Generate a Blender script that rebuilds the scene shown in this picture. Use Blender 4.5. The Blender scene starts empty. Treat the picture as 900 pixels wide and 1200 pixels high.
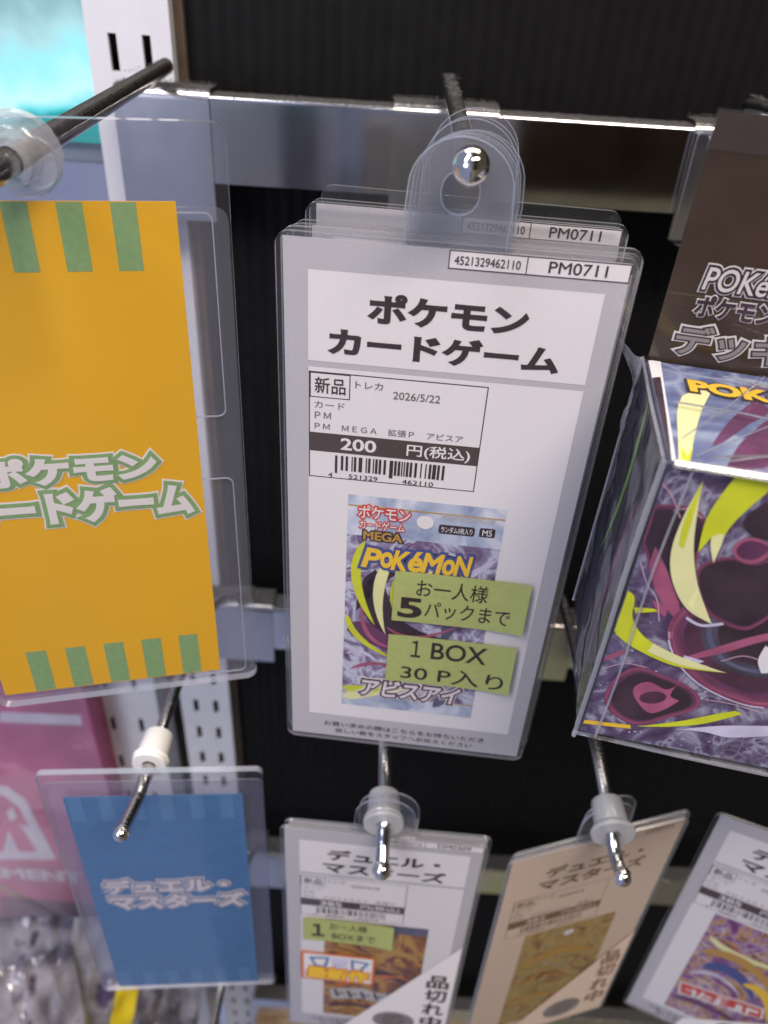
import bpy, bmesh, math, random
from mathutils import Vector, Matrix

random.seed(7)
S = bpy.context.scene
COL = S.collection

# ------------------------------------------------------------------ camera
FPX = 901.0                                    # focal length in photo pixels (photo is 900 x 1200)
PITCH, ROLL = math.radians(34.67), math.radians(3.74)
FWD = Vector((0, math.cos(PITCH), -math.sin(PITCH)))
_u0 = Vector((0, math.sin(PITCH), math.cos(PITCH)))
_r0 = Vector((1, 0, 0))
RGT = _r0 * math.cos(ROLL) + _u0 * math.sin(ROLL)
UPV = _u0 * math.cos(ROLL) - _r0 * math.sin(ROLL)
cam_d = bpy.data.cameras.new('camera')
cam = bpy.data.objects.new('camera', cam_d)
COL.objects.link(cam)
cam.matrix_world = Matrix(((RGT.x, UPV.x, -FWD.x, 0), (RGT.y, UPV.y, -FWD.y, 0), (RGT.z, UPV.z, -FWD.z, 0), (0, 0, 0, 1)))
cam_d.sensor_fit = 'HORIZONTAL'
cam_d.sensor_width = 36.0
cam_d.lens = 36.0 * FPX / 900.0
cam_d.clip_start = 0.005
cam_d.clip_end = 50
cam_d.dof.use_dof = True
cam_d.dof.focus_distance = 0.242
cam_d.dof.aperture_fstop = 13.5
S.camera = cam

# ------------------------------------------------------------------ view, world, lamps
S.view_settings.view_transform = 'Standard'
S.view_settings.look = 'None'
S.view_settings.exposure = 0.0
S.view_settings.gamma = 1.0
S.render.engine = 'CYCLES'
S.cycles.use_denoising = True
S.cycles.max_bounces = 14
S.cycles.transparent_max_bounces = 64
S.cycles.glossy_bounces = 6
S.cycles.caustics_reflective = False
S.cycles.caustics_refractive = False

W = bpy.data.worlds.new('World')
S.world = W
W.use_nodes = True
nt = W.node_tree
nt.nodes.clear()


def N(tree, t, **kw):
    n = tree.nodes.new(t)
    for k, v in kw.items():
        setattr(n, k, v)
    return n


def math_node(tree, op, a, b=None, clamp=False):
    n = N(tree, 'ShaderNodeMath', operation=op)
    n.use_clamp = clamp
    for i, q in enumerate((a, b)):
        if q is None:
            continue
        if isinstance(q, (int, float)):
            n.inputs[i].default_value = q
        else:
            tree.links.new(q, n.inputs[i])
    return n.outputs[0]


def ramp(tree, fac, stops, interp='LINEAR'):
    n = N(tree, 'ShaderNodeValToRGB')
    cr = n.color_ramp
    cr.interpolation = interp
    while len(cr.elements) > 1:
        cr.elements.remove(cr.elements[0])
    cr.elements[0].position = stops[0][0]
    cr.elements[0].color = (*stops[0][1], 1)
    for p, c in stops[1:]:
        e = cr.elements.new(p)
        e.color = (*c, 1)
    tree.links.new(fac, n.inputs[0])
    return n.outputs[0]


# the dim shop interior behind the camera, as a soft environment: bluish to the left, brown and olive to the right
tc = N(nt, 'ShaderNodeTexCoord')
sx = N(nt, 'ShaderNodeSeparateXYZ')
nt.links.new(tc.outputs['Generated'], sx.inputs[0])
ay = math_node(nt, 'MAXIMUM', math_node(nt, 'ABSOLUTE', sx.outputs[1]), 0.05)
uu = math_node(nt, 'DIVIDE', sx.outputs[0], ay)
ww = math_node(nt, 'DIVIDE', sx.outputs[2], ay)
u01 = math_node(nt, 'ADD', math_node(nt, 'MULTIPLY', uu, 0.5), 0.5, True)
w01 = math_node(nt, 'ADD', math_node(nt, 'MULTIPLY', ww, 1.0), 0.5, True)
low = ramp(nt, u01, [(0.0, (.20, .23, .36)), (.40, (.22, .25, .40)), (.424, (.24, .27, .42)), (.432, (.055, .06, .09)), (.447, (.06, .065, .1)),
                     (.450, (.035, .02, .018)), (.464, (.04, .024, .02)), (.468, (.13, .155, .25)), (.482, (.06, .08, .15)), (.50, (.15, .18, .29)),
                     (.54, (.10, .12, .20)), (.568, (.05, .06, .09)), (.572, (.30, .17, .09)), (.584, (.28, .16, .09)), (.59, (.17, .155, .12)),
                     (.62, (.22, .20, .16)), (.66, (.19, .20, .10)), (.74, (.12, .11, .08)), (1.0, (.10, .085, .07))])
high = ramp(nt, u01, [(0.0, (.20, .23, .36)), (.424, (.24, .27, .42)), (.432, (.07, .075, .11)), (.450, (.045, .025, .022)), (.468, (.14, .165, .26)),
                      (.55, (.11, .12, .19)), (.57, (.28, .16, .09)), (.585, (.03, .025, .022)), (.75, (.02, .018, .016)), (1.0, (.07, .06, .05))])
mixw = N(nt, 'ShaderNodeMix', data_type='RGBA')
sel = math_node(nt, 'ADD', math_node(nt, 'MULTIPLY', math_node(nt, 'SUBTRACT', w01, .33), 30.0), 0.0, True)
nt.links.new(sel, mixw.inputs[0])
nt.links.new(low, mixw.inputs[6])
nt.links.new(high, mixw.inputs[7])
bg = N(nt, 'ShaderNodeBackground')
bg.inputs[1].default_value = 1.0
nt.links.new(mixw.outputs[2], bg.inputs[0])
wo = N(nt, 'ShaderNodeOutputWorld')
nt.links.new(bg.outputs[0], wo.inputs[0])


def area_lamp(name, loc, target, sx_, sy_, power, color):
    d = bpy.data.lights.new(name, 'AREA')
    d.shape = 'RECTANGLE'
    d.size, d.size_y = sx_, sy_
    d.energy = power
    d.color = color
    o = bpy.data.objects.new(name, d)
    COL.objects.link(o)
    o.location = loc
    o.rotation_euler = (Vector(target) - Vector(loc)).to_track_quat('-Z', 'Y').to_euler()
    return o


area_lamp('ceiling_lamp_warm', (0.55, -0.75, 1.35), (0.1, 0.25, -0.25), 1.2, 0.25, 33, (1.0, .86, .73))
area_lamp('ceiling_lamp_cool', (-0.75, -0.45, 1.25), (-0.05, 0.25, -0.25), 0.3, 1.2, 19, (.96, .93, .96))
area_lamp('aisle_lamp', (-0.9, -0.9, 0.25), (0.0, 0.3, -0.35), 0.5, 0.5, 4.0, (.82, .84, 1.0))
area_lamp('added_rear_lamp', (0.05, .82, 1.40), (0.05, 0.25, -0.15), 1.6, 0.8, 16, (1.0, .92, .80))  # added beyond the board to brighten card backs and rail edges


# ------------------------------------------------------------------ materials
MATS = {}


def pbr(name, col, rough=.6, metal=0.0, spec=.5, noise=0.0, nscale=200.0, bump=0.0, bscale=400.0, coat=0.0, trans=0.0):
    m = bpy.data.materials.new(name)
    m.use_nodes = True
    t = m.node_tree
    b = t.nodes['Principled BSDF']
    b.inputs['Base Color'].default_value = (*col, 1)
    b.inputs['Roughness'].default_value = rough
    b.inputs['Metallic'].default_value = metal
    b.inputs['Specular IOR Level'].default_value = spec
    b.inputs['Coat Weight'].default_value = coat
    if noise or bump:
        co = N(t, 'ShaderNodeTexCoord')
    if noise:
        n = N(t, 'ShaderNodeTexNoise')
        n.inputs['Scale'].default_value = nscale
        n.inputs['Detail'].default_value = 5
        t.links.new(co.outputs['Object'], n.inputs['Vector'])
        lo = tuple(max(0, c * (1 - noise)) for c in col)
        hi = tuple(min(1, c * (1 + noise)) for c in col)
        t.links.new(ramp(t, n.outputs[0], [(.3, lo), (.7, hi)]), b.inputs['Base Color'])
    if bump:
        n = N(t, 'ShaderNodeTexNoise')
        n.inputs['Scale'].default_value = bscale
        n.inputs['Detail'].default_value = 4
        t.links.new(co.outputs['Object'], n.inputs['Vector'])
        bp = N(t, 'ShaderNodeBump')
        bp.inputs['Strength'].default_value = bump
        bp.inputs['Distance'].default_value = .0006
        t.links.new(n.outputs[0], bp.inputs['Height'])
        t.links.new(bp.outputs[0], b.inputs['Normal'])
    MATS[name] = m
    return m


def clear(name, tint=(.96, .965, .98), haze=.02, rough=.04, refl=.05, hcol=(.75, .77, .82), bump=0.0, bscale=60.0, power=4.0):
    """thin clear plastic: passes light straight on, mirrors more the flatter it is seen, slightly milky"""
    m = bpy.data.materials.new(name)
    m.use_nodes = True
    t = m.node_tree
    t.nodes.clear()
    lw = N(t, 'ShaderNodeLayerWeight')
    lw.inputs[0].default_value = .5
    fac = math_node(t, 'ADD', math_node(t, 'MULTIPLY', math_node(t, 'POWER', lw.outputs['Facing'], power), .8), refl, True)
    tr = N(t, 'ShaderNodeBsdfTransparent')
    tr.inputs[0].default_value = (*tint, 1)
    gl = N(t, 'ShaderNodeBsdfGlossy')
    gl.inputs['Roughness'].default_value = rough
    gl.inputs['Color'].default_value = (.95, .95, .95, 1)
    df = N(t, 'ShaderNodeBsdfDiffuse')
    df.inputs[0].default_value = (*hcol, 1)
    tl = N(t, 'ShaderNodeBsdfTranslucent')
    tl.inputs[0].default_value = (*hcol, 1)
    hz = N(t, 'ShaderNodeMixShader')
    hz.inputs[0].default_value = .4
    t.links.new(df.outputs[0], hz.inputs[1])
    t.links.new(tl.outputs[0], hz.inputs[2])
    m1 = N(t, 'ShaderNodeMixShader')
    m1.inputs[0].default_value = haze
    t.links.new(tr.outputs[0], m1.inputs[1])
    t.links.new(hz.outputs[0], m1.inputs[2])
    m2 = N(t, 'ShaderNodeMixShader')
    t.links.new(fac, m2.inputs[0])
    t.links.new(m1.outputs[0], m2.inputs[1])
    t.links.new(gl.outputs[0], m2.inputs[2])
    out = N(t, 'ShaderNodeOutputMaterial')
    t.links.new(m2.outputs[0], out.inputs[0])
    if bump:
        co = N(t, 'ShaderNodeTexCoord')
        n = N(t, 'ShaderNodeTexNoise')
        n.inputs['Scale'].default_value = bscale
        n.inputs['Detail'].default_value = 2
        t.links.new(co.outputs['Object'], n.inputs['Vector'])
        bp = N(t, 'ShaderNodeBump')
        bp.inputs['Strength'].default_value = bump
        bp.inputs['Distance'].default_value = .002
        t.links.new(n.outputs[0], bp.inputs['Height'])
        t.links.new(bp.outputs[0], gl.inputs['Normal'])
    MATS[name] = m
    return m


def swirl(name, stops, scale=40.0, dist=2.5, vor=120.0, vcol=(.6, .6, .75), vamt=.5, rough=.4):
    """printed abstract art: warped bands of colour with bright crackle"""
    m = bpy.data.materials.new(name)
    m.use_nodes = True
    t = m.node_tree
    b = t.nodes['Principled BSDF']
    b.inputs['Roughness'].default_value = rough
    co = N(t, 'ShaderNodeTexCoord')
    n1 = N(t, 'ShaderNodeTexNoise')
    n1.inputs['Scale'].default_value = scale
    n1.inputs['Detail'].default_value = 6
    n1.inputs['Distortion'].default_value = dist
    t.links.new(co.outputs['Object'], n1.inputs['Vector'])
    base = ramp(t, n1.outputs[0], stops)
    n2 = N(t, 'ShaderNodeTexNoise')
    n2.inputs['Scale'].default_value = scale * .8
    n2.inputs['Detail'].default_value = 2
    t.links.new(co.outputs['Object'], n2.inputs['Vector'])
    mp = N(t, 'ShaderNodeVectorMath', operation='MULTIPLY_ADD')
    mp.inputs[1].default_value = (.03, .03, .03)
    t.links.new(n2.outputs['Color'], mp.inputs[0])
    t.links.new(co.outputs['Object'], mp.inputs[2])
    v = N(t, 'ShaderNodeTexVoronoi', feature='DISTANCE_TO_EDGE')
    v.inputs['Scale'].default_value = vor
    t.links.new(mp.outputs[0], v.inputs['Vector'])
    crack = math_node(t, 'MULTIPLY', math_node(t, 'SUBTRACT', 1.0, math_node(t, 'MULTIPLY', v.outputs['Distance'], 9.0), True), vamt)
    patch = ramp(t, n2.outputs[0], [(.45, (0, 0, 0)), (.6, (1, 1, 1))])
    fac = math_node(t, 'MULTIPLY', crack, patch)
    mx = N(t, 'ShaderNodeMix', data_type='RGBA')
    t.links.new(fac, mx.inputs[0])
    t.links.new(base, mx.inputs[6])
    mx.inputs[7].default_value = (*vcol, 1)
    t.links.new(mx.outputs[2], b.inputs['Base Color'])
    MATS[name] = m
    return m


def dusty(name, col, rough, metal, dust=(.17, .165, .16), lo=.55, hi=.9, aniso=False):
    """metal with grey dust lying on whatever faces up"""
    m = bpy.data.materials.new(name)
    m.use_nodes = True
    t = m.node_tree
    b = t.nodes['Principled BSDF']
    b.inputs['Base Color'].default_value = (*col, 1)
    b.inputs['Metallic'].default_value = metal
    b.inputs['Roughness'].default_value = rough
    g = N(t, 'ShaderNodeNewGeometry')
    sp = N(t, 'ShaderNodeSeparateXYZ')
    t.links.new(g.outputs['True Normal'], sp.inputs[0])
    co = N(t, 'ShaderNodeTexCoord')
    n = N(t, 'ShaderNodeTexNoise')
    n.inputs['Scale'].default_value = 700
    n.inputs['Detail'].default_value = 5
    t.links.new(co.outputs['Object'], n.inputs['Vector'])
    zz = math_node(t, 'ADD', sp.outputs[2], math_node(t, 'MULTIPLY', math_node(t, 'SUBTRACT', n.outputs[0], .5), .8))
    fac = N(t, 'ShaderNodeMapRange')
    fac.inputs[1].default_value = lo
    fac.inputs[2].default_value = hi
    t.links.new(zz, fac.inputs[0])
    d = N(t, 'ShaderNodeBsdfDiffuse')
    t.links.new(ramp(t, n.outputs[0], [(.3, tuple(c * .3 for c in dust)), (.7, tuple(c * 1.5 for c in dust))]), d.inputs[0])
    mx = N(t, 'ShaderNodeMixShader')
    t.links.new(fac.outputs[0], mx.inputs[0])
    t.links.new(b.outputs[0], mx.inputs[1])
    t.links.new(d.outputs[0], mx.inputs[2])
    t.links.new(mx.outputs[0], t.nodes['Material Output'].inputs[0])
    # faint scratches and smears
    n2 = N(t, 'ShaderNodeTexNoise')
    n2.inputs['Scale'].default_value = 60
    n2.inputs['Detail'].default_value = 6
    t.links.new(co.outputs['Object'], n2.inputs['Vector'])
    mr = N(t, 'ShaderNodeMapRange')
    mr.inputs[3].default_value = rough * .6
    mr.inputs[4].default_value = rough * 1.6
    t.links.new(n2.outputs[0], mr.inputs[0])
    t.links.new(mr.outputs[0], b.inputs['Roughness'])
    MATS[name] = m
    return m


pbr('paper_grey', (.515, .50, .525), .55, noise=.035, nscale=900, bump=.05, bscale=900)
pbr('paper_white', (.82, .785, .79), .5, noise=.02, nscale=900)
pbr('ink', (.035, .024, .022), .5)
pbr('ink_brown', (.075, .05, .045), .5)
pbr('ink_grey', (.16, .14, .15), .5)
pbr('ink_warm_sheen', (.19, .11, .055), .5)  # ink under the same warm reflection, put into its colour
pbr('olive_back', (.66, .63, .46), .5, noise=.2, nscale=40)
pbr('paper_warm_sheen', (.74, .585, .46), .5, noise=.03, nscale=900)  # warm reflection on the plastic, put into the paper colour
pbr('sticker_green', (.40, .45, .155), .5, noise=.05, nscale=500)
pbr('yellow_paper', (.84, .45, .010), .5, noise=.03, nscale=18, bump=.06, bscale=700)
pbr('green_print', (.24, .40, .17), .55, noise=.08, nscale=500)
pbr('white_print', (.80, .77, .76), .5)
pbr('blue_paper', (.065, .18, .39), .5, noise=.06, nscale=120, bump=.05, bscale=500)
pbr('blue_stripe', (.095, .225, .44), .5, noise=.05, nscale=200)
pbr('blue_outline', (.10, .17, .34), .5)
pbr('pinkish_print', (.66, .60, .64), .5)
pbr('silver_print', (.55, .53, .52), .4)
pbr('logo_yellow', (.88, .55, .03), .45)
pbr('logo_blue', (.06, .08, .26), .45)
pbr('logo_red', (.62, .06, .04), .45)
pbr('gold_print', (.50, .28, .05), .4)
pbr('lime', (.62, .66, .02), .45, noise=.10, nscale=90)
pbr('lime_pale', (.80, .78, .38), .45, noise=.05, nscale=90)
pbr('art_dark', (.040, .020, .032), .4, noise=.5, nscale=60)
pbr('art_plum', (.13, .035, .10), .4, noise=.35, nscale=60)
pbr('art_pink', (.38, .095, .18), .4, noise=.2, nscale=100)
pbr('art_blush', (.62, .38, .46), .4)
pbr('art_mixa', (.20, .055, .11), .4, noise=.3, nscale=90)
pbr('art_mixb', (.15, .04, .09), .4, noise=.3, nscale=90)
pbr('art_mixc', (.085, .028, .058), .4, noise=.4, nscale=70)
pbr('art_slate2', (.065, .055, .09), .4, noise=.4, nscale=70)
pbr('art_rose', (.24, .055, .12), .4, noise=.3, nscale=100)
pbr('art_lilac', (.62, .58, .74), .4, noise=.15, nscale=100)
pbr('art_slate', (.10, .10, .16), .4, noise=.4, nscale=60)
pbr('header_brown', (.046, .029, .018), .22, noise=.35, nscale=30, bump=.05, bscale=120, coat=.4)
pbr('black_board', (.0050, .0046, .0052), .55, spec=.18, noise=.3, nscale=80, bump=.15, bscale=600)
pbr('white_paint', (.74, .75, .80), .4, noise=.03, nscale=60)
pbr('slot_dark', (.01, .01, .011), .7)
pbr('tan_wood', (.36, .25, .15), .55, noise=.3, nscale=70)
pbr('brown_trim', (.10, .07, .05), .5, noise=.3, nscale=60)
pbr('grey_wall', (.26, .24, .24), .6, noise=.1, nscale=30)
pbr('collar_plastic', (.80, .80, .82), .35, spec=.4)
pbr('collar_white', (.88, .87, .85), .4)
pbr('dust_grey', (.14, .137, .133), .95)
pbr('pink_box', (.56, .10, .25), .35, noise=.35, nscale=12)
pbr('box_white', (.72, .70, .78), .4, noise=.1, nscale=60)
pbr('navy_side', (.014, .013, .034), .45, spec=.2, noise=.5, nscale=40)
pbr('green_streak', (.16, .34, .05), .35)
pbr('orange_edge', (.62, .16, .04), .5)
pbr('bezel', (.20, .24, .30), .4)
pbr('oval_grey', (.22, .20, .20), .5)
dusty('chrome', (.76, .75, .75), .10, 1.0, dust=(.10, .098, .095))
dusty('chrome_satin', (.74, .72, .70), .19, 1.0, dust=(.10, .098, .095))
dusty('chrome_rod', (.55, .55, .57), .11, 1.0, lo=.80, hi=1.15)
dusty('chrome_dusty', (.45, .45, .47), .14, 1.0, lo=.35, hi=1.0, dust=(.055, .053, .05))
pbr('chrome_ball', (.90, .86, .80), .05, metal=1.0)
clear('pouch_clear', tint=(.975, .975, .98), haze=.022, rough=.06, refl=.018)
clear('pouch_edge', haze=.38, rough=.12, refl=.10, hcol=(.66, .68, .72))  # whitened: light piped to the cut edge is put into the colour
clear('sleeve_clear', tint=(.97, .97, .98), haze=.022, rough=.05, refl=.022, bump=.12, bscale=35, hcol=(.62, .60, .72))
clear('sleeve_edge', haze=.48, rough=.1, refl=.18, hcol=(.80, .82, .95))  # lilac-white haze paints the bright edge line of the sleeves
clear('tab_clear', tint=(.96, .964, .975), haze=.026, rough=.10, refl=.025, hcol=(.70, .72, .78))
clear('tab_edge', haze=.42, rough=.14, refl=.10, hcol=(.75, .80, .92))  # bluish-white haze paints the bright edge line of the tabs
clear('frosted', tint=(.90, .91, .93), haze=.55, rough=.18, refl=.05, hcol=(.95, .95, .96))
clear('tab_edge_faint', haze=.26, rough=.14, refl=.07, hcol=(.75, .80, .92))
clear('tab_milky', tint=(.95, .955, .97), haze=.085, rough=.12, refl=.03, hcol=(.80, .79, .82))
clear('sleeve_painted_sheen', tint=(.95, .95, .97), haze=.10, rough=.08, refl=.03, hcol=(.60, .60, .76))  # lavender haze stands in for a bluish reflection on the sleeve
clear('film_painted_sheen', tint=(.95, .94, .97), haze=.15, rough=.10, refl=.06, hcol=(.75, .70, .85), bump=.7, bscale=30)  # lilac haze paints a sheen over the magenta box
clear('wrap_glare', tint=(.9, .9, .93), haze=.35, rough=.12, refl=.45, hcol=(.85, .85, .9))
clear('frosted_thin', tint=(.90, .91, .93), haze=.30, rough=.16, refl=.05, hcol=(.90, .91, .93))
clear('wrap', haze=.012, rough=.05, refl=.02, bump=.8, bscale=45, power=6.0)
clear('wrap_edge', haze=.30, rough=.06, refl=.16, hcol=(.75, .76, .85), bump=.5, bscale=80)
swirl('pack_art', [(.28, (.06, .03, .07)), (.40, (.18, .11, .22)), (.48, (.30, .27, .42)), (.56, (.60, .62, .72)), (.64, (.28, .22, .36)), (.74, (.10, .06, .12))], 75, 2.4, 190, vamt=.35)
swirl('pack_top', [(.35, (.26, .32, .48)), (.5, (.46, .52, .66)), (.62, (.72, .74, .82))], 60, 1.0, 200, vamt=.2)
swirl('box_art', [(.20, (.03, .014, .035)), (.40, (.075, .04, .10)), (.50, (.13, .10, .19)), (.57, (.34, .33, .42)), (.62, (.12, .08, .17)), (.70, (.045, .02, .06))], 48, 2.6, 230, vcol=(.50, .49, .56), vamt=.38)
swirl('box_top_art', [(.30, (.05, .05, .14)), (.45, (.13, .16, .30)), (.55, (.30, .35, .48)), (.65, (.17, .12, .26))], 26, 2.0, 70, vcol=(.70, .74, .84), vamt=.5)
swirl('dm_art_brown', [(.30, (.04, .015, .01)), (.42, (.20, .06, .02)), (.52, (.42, .17, .03)), (.60, (.55, .34, .05)), (.70, (.16, .05, .03))], 60, 2.5, 150, vcol=(.55, .35, .2), vamt=.3)
swirl('dm_art_gold', [(.30, (.10, .06, .03)), (.42, (.35, .20, .06)), (.52, (.50, .34, .10)), (.62, (.30, .26, .08)), (.72, (.46, .30, .20))], 55, 2.2, 150, vcol=(.5, .36, .2), vamt=.3)
swirl('dm_art_purple', [(.28, (.10, .02, .06)), (.40, (.22, .05, .20)), (.48, (.34, .22, .38)), (.56, (.60, .32, .03)), (.62, (.10, .05, .08)), (.72, (.50, .10, .08))], 60, 2.5, 120, vcol=(.75, .7, .8), vamt=.6)


def foil(name, cols, scale=25):
    m = swirl(name, cols, scale, 1.0, 90, vcol=(.5, .5, .55), vamt=.0, rough=.16)
    b = m.node_tree.nodes['Principled BSDF']
    b.inputs['Coat Weight'].default_value = .8
    b.inputs['Coat Roughness'].default_value = .05
    t = m.node_tree
    co = N(t, 'ShaderNodeTexCoord')
    mp = N(t, 'ShaderNodeMapping')
    mp.inputs['Scale'].default_value = (1.0, 1.0, .22)
    mp.inputs['Rotation'].default_value = (0, .5, 0)
    t.links.new(co.outputs['Object'], mp.inputs[0])
    v = N(t, 'ShaderNodeTexVoronoi')
    v.inputs['Scale'].default_value = 60
    t.links.new(mp.outputs[0], v.inputs['Vector'])
    bp = N(t, 'ShaderNodeBump')
    bp.inputs['Strength'].default_value = 1.0
    bp.inputs['Distance'].default_value = .007
    t.links.new(v.outputs['Distance'], bp.inputs['Height'])
    t.links.new(bp.outputs[0], b.inputs['Normal'])
    t.links.new(bp.outputs[0], b.inputs['Coat Normal'])
    return m


foil('foil_silver', [(.3, (.03, .03, .04)), (.42, (.09, .08, .11)), (.50, (.20, .19, .23)), (.60, (.34, .33, .37)), (.66, (.08, .06, .12))], 14)
pbr('foil_yellow', (.75, .58, .02), .2, coat=.8)

# screen picture: a bright cyan panel with softer grey towards its upper left
m = bpy.data.materials.new('screen_glow')
m.use_nodes = True
t = m.node_tree
t.nodes.clear()
co = N(t, 'ShaderNodeTexCoord')
sp = N(t, 'ShaderNodeSeparateXYZ')
t.links.new(co.outputs['Object'], sp.inputs[0])
nz = N(t, 'ShaderNodeTexNoise')
nz.inputs['Scale'].default_value = 22
nz.inputs['Detail'].default_value = 3
t.links.new(co.outputs['Object'], nz.inputs['Vector'])
hgt = math_node(t, 'ADD', math_node(t, 'MULTIPLY', sp.outputs[2], 14.5), math_node(t, 'MULTIPLY', math_node(t, 'SUBTRACT', nz.outputs[0], .5), .9))
colr = ramp(t, math_node(t, 'ADD', hgt, 0.0, True), [(.0, (.03, .30, .32)), (.22, (.03, .36, .38)), (.30, (.16, .70, .78)), (.42, (.55, .92, .98)),
                                                     (.58, (.35, .84, .94)), (.70, (.42, .70, .76)), (.86, (.28, .48, .54)), (1.0, (.24, .42, .48))])
em = N(t, 'ShaderNodeEmission')
em.inputs[1].default_value = 1.15
t.links.new(colr, em.inputs[0])
out = N(t, 'ShaderNodeOutputMaterial')
t.links.new(em.outputs[0], out.inputs[0])
MATS['screen_glow'] = m


# ------------------------------------------------------------------ helpers
def link_mesh(name, verts, faces, mats, mi=None, parent=None, smooth=False, loc=None):
    me = bpy.data.meshes.new(name)
    me.from_pydata([tuple(v) for v in verts], [], faces)
    for k in mats:
        me.materials.append(MATS[k])
    if mi:
        for p, i in zip(me.polygons, mi):
            p.material_index = i
    if smooth:
        for p in me.polygons:
            p.use_smooth = True
    me.update()
    o = bpy.data.objects.new(name, me)
    COL.objects.link(o)
    if parent is not None:
        o.parent = parent
    if loc is not None:
        o.location = loc
    return o


def tag(o, label=None, cat=None, group=None, kind=None):
    if label:
        o['label'] = label
    if cat:
        o['category'] = cat
    if group:
        o['group'] = group
    if kind:
        o['kind'] = kind
    return o


def thing(name, label, cat, loc=(0, 0, 0), yaw=0.0, group=None, roll=0.0):
    o = bpy.data.objects.new(name, None)
    o.empty_display_size = .01
    COL.objects.link(o)
    o.location = loc
    o.rotation_euler = (0, roll, yaw)
    return tag(o, label, cat, group)


def copy_tree(o, parent=None):
    c = o.copy()
    COL.objects.link(c)
    if parent is not None:
        c.parent = parent
    for ch in list(o.children):
        copy_tree(ch, c)
    return c


class MB:
    """collects shapes into one mesh; x right, y away from the viewer, z up (metres)"""

    def __init__(self):
        self.v, self.f, self.m, self.mats = [], [], [], []

    def mi(self, k):
        if k not in self.mats:
            self.mats.append(k)
        return self.mats.index(k)

    def add(self, verts, faces, mat):
        b = len(self.v)
        self.v += [Vector(q) for q in verts]
        i = self.mi(mat)
        for fc in faces:
            self.f.append([b + k for k in fc])
            self.m.append(i)

    def box(self, lo, hi, mat, bev=0.0):
        bm = bmesh.new()
        bmesh.ops.create_cube(bm, size=1.0)
        for q in bm.verts:
            q.co = Vector((lo[i] + (q.co[i] + .5) * (hi[i] - lo[i]) for i in range(3)))
        if bev:
            bmesh.ops.bevel(bm, geom=bm.edges[:], offset=bev, segments=2, affect='EDGES', profile=.6)
        bm.verts.ensure_lookup_table()
        bm.verts.index_update()
        self.add([q.co.copy() for q in bm.verts], [[q.index for q in fc.verts] for fc in bm.faces], mat)
        bm.free()

    def tube(self, pts, rad, mat, seg=16, caps=True):
        pts = [Vector(p) for p in pts]
        if not hasattr(rad, '__len__'):
            rad = [rad] * len(pts)
        vs, fs = [], []
        prev = None
        for i, p in enumerate(pts):
            d = (pts[min(i + 1, len(pts) - 1)] - pts[max(i - 1, 0)]).normalized()
            if prev is None:
                a = d.cross(Vector((0, 0, 1)))
                if a.length < .01:
                    a = d.cross(Vector((1, 0, 0)))
                a.normalize()
            else:
                a = (prev - d * prev.dot(d)).normalized()
            prev = a
            b = d.cross(a)
            for k in range(seg):
                an = 2 * math.pi * k / seg
                vs.append(p + (a * math.cos(an) + b * math.sin(an)) * rad[i])
        for i in range(len(pts) - 1):
            for k in range(seg):
                fs.append([i * seg + k, i * seg + (k + 1) % seg, (i + 1) * seg + (k + 1) % seg, (i + 1) * seg + k])
        if caps:
            fs.append(list(range(seg))[::-1])
            fs.append([(len(pts) - 1) * seg + k for k in range(seg)])
        self.add(vs, fs, mat)

    def lathe(self, c, axis, prof, mat, seg=28):
        """prof: (distance along axis, radius)"""
        axis = Vector(axis).normalized()
        self.tube_prof(c, axis, prof, mat, seg)

    def tube_prof(self, c, d, prof, mat, seg):
        c = Vector(c)
        a = d.cross(Vector((0, 0, 1)))
        if a.length < .01:
            a = Vector((1, 0, 0))
        a.normalize()
        b = d.cross(a)
        vs, fs = [], []
        for s, r in prof:
            for k in range(seg):
                an = 2 * math.pi * k / seg
                vs.append(c + d * s + (a * math.cos(an) + b * math.sin(an)) * max(r, 1e-6))
        for i in range(len(prof) - 1):
            for k in range(seg):
                fs.append([i * seg + k, i * seg + (k + 1) % seg, (i + 1) * seg + (k + 1) % seg, (i + 1) * seg + k])
        self.add(vs, fs, mat)

    def ball(self, c, r, mat, seg=24):
        prof = [(-r * math.cos(math.pi * i / 14), r * math.sin(math.pi * i / 14)) for i in range(15)]
        self.tube_prof(c, Vector((0, 1, 0)), prof, mat, seg)

    def build(self, name, parent=None, smooth=False, angle=None):
        o = link_mesh(name, self.v, self.f, self.mats, self.m, parent, smooth or angle is not None)
        if angle is not None:
            me = o.data
            try:
                me.set_sharp_from_angle(angle=math.radians(angle))
            except Exception:
                pass
        return o


_textcache = {}


def text_mesh(body, bold=0.0, bevel=0.0):
    k = (body, bold, bevel)
    if k not in _textcache:
        c = bpy.data.curves.new('t', 'FONT')
        c.body = body
        c.offset = bold
        c.resolution_u = 4
        if bevel:
            c.bevel_depth = bevel
            c.bevel_resolution = 1
        o = bpy.data.objects.new('t', c)
        COL.objects.link(o)
        bpy.context.view_layer.update()
        me = bpy.data.meshes.new_from_object(o.evaluated_get(bpy.context.evaluated_depsgraph_get()))
        _textcache[k] = ([q.co.copy() for q in me.vertices], [list(p.vertices) for p in me.polygons])
        bpy.data.objects.remove(o)
        bpy.data.curves.remove(c)
        bpy.data.meshes.remove(me)
    return _textcache[k]


STEP = .00007


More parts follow.
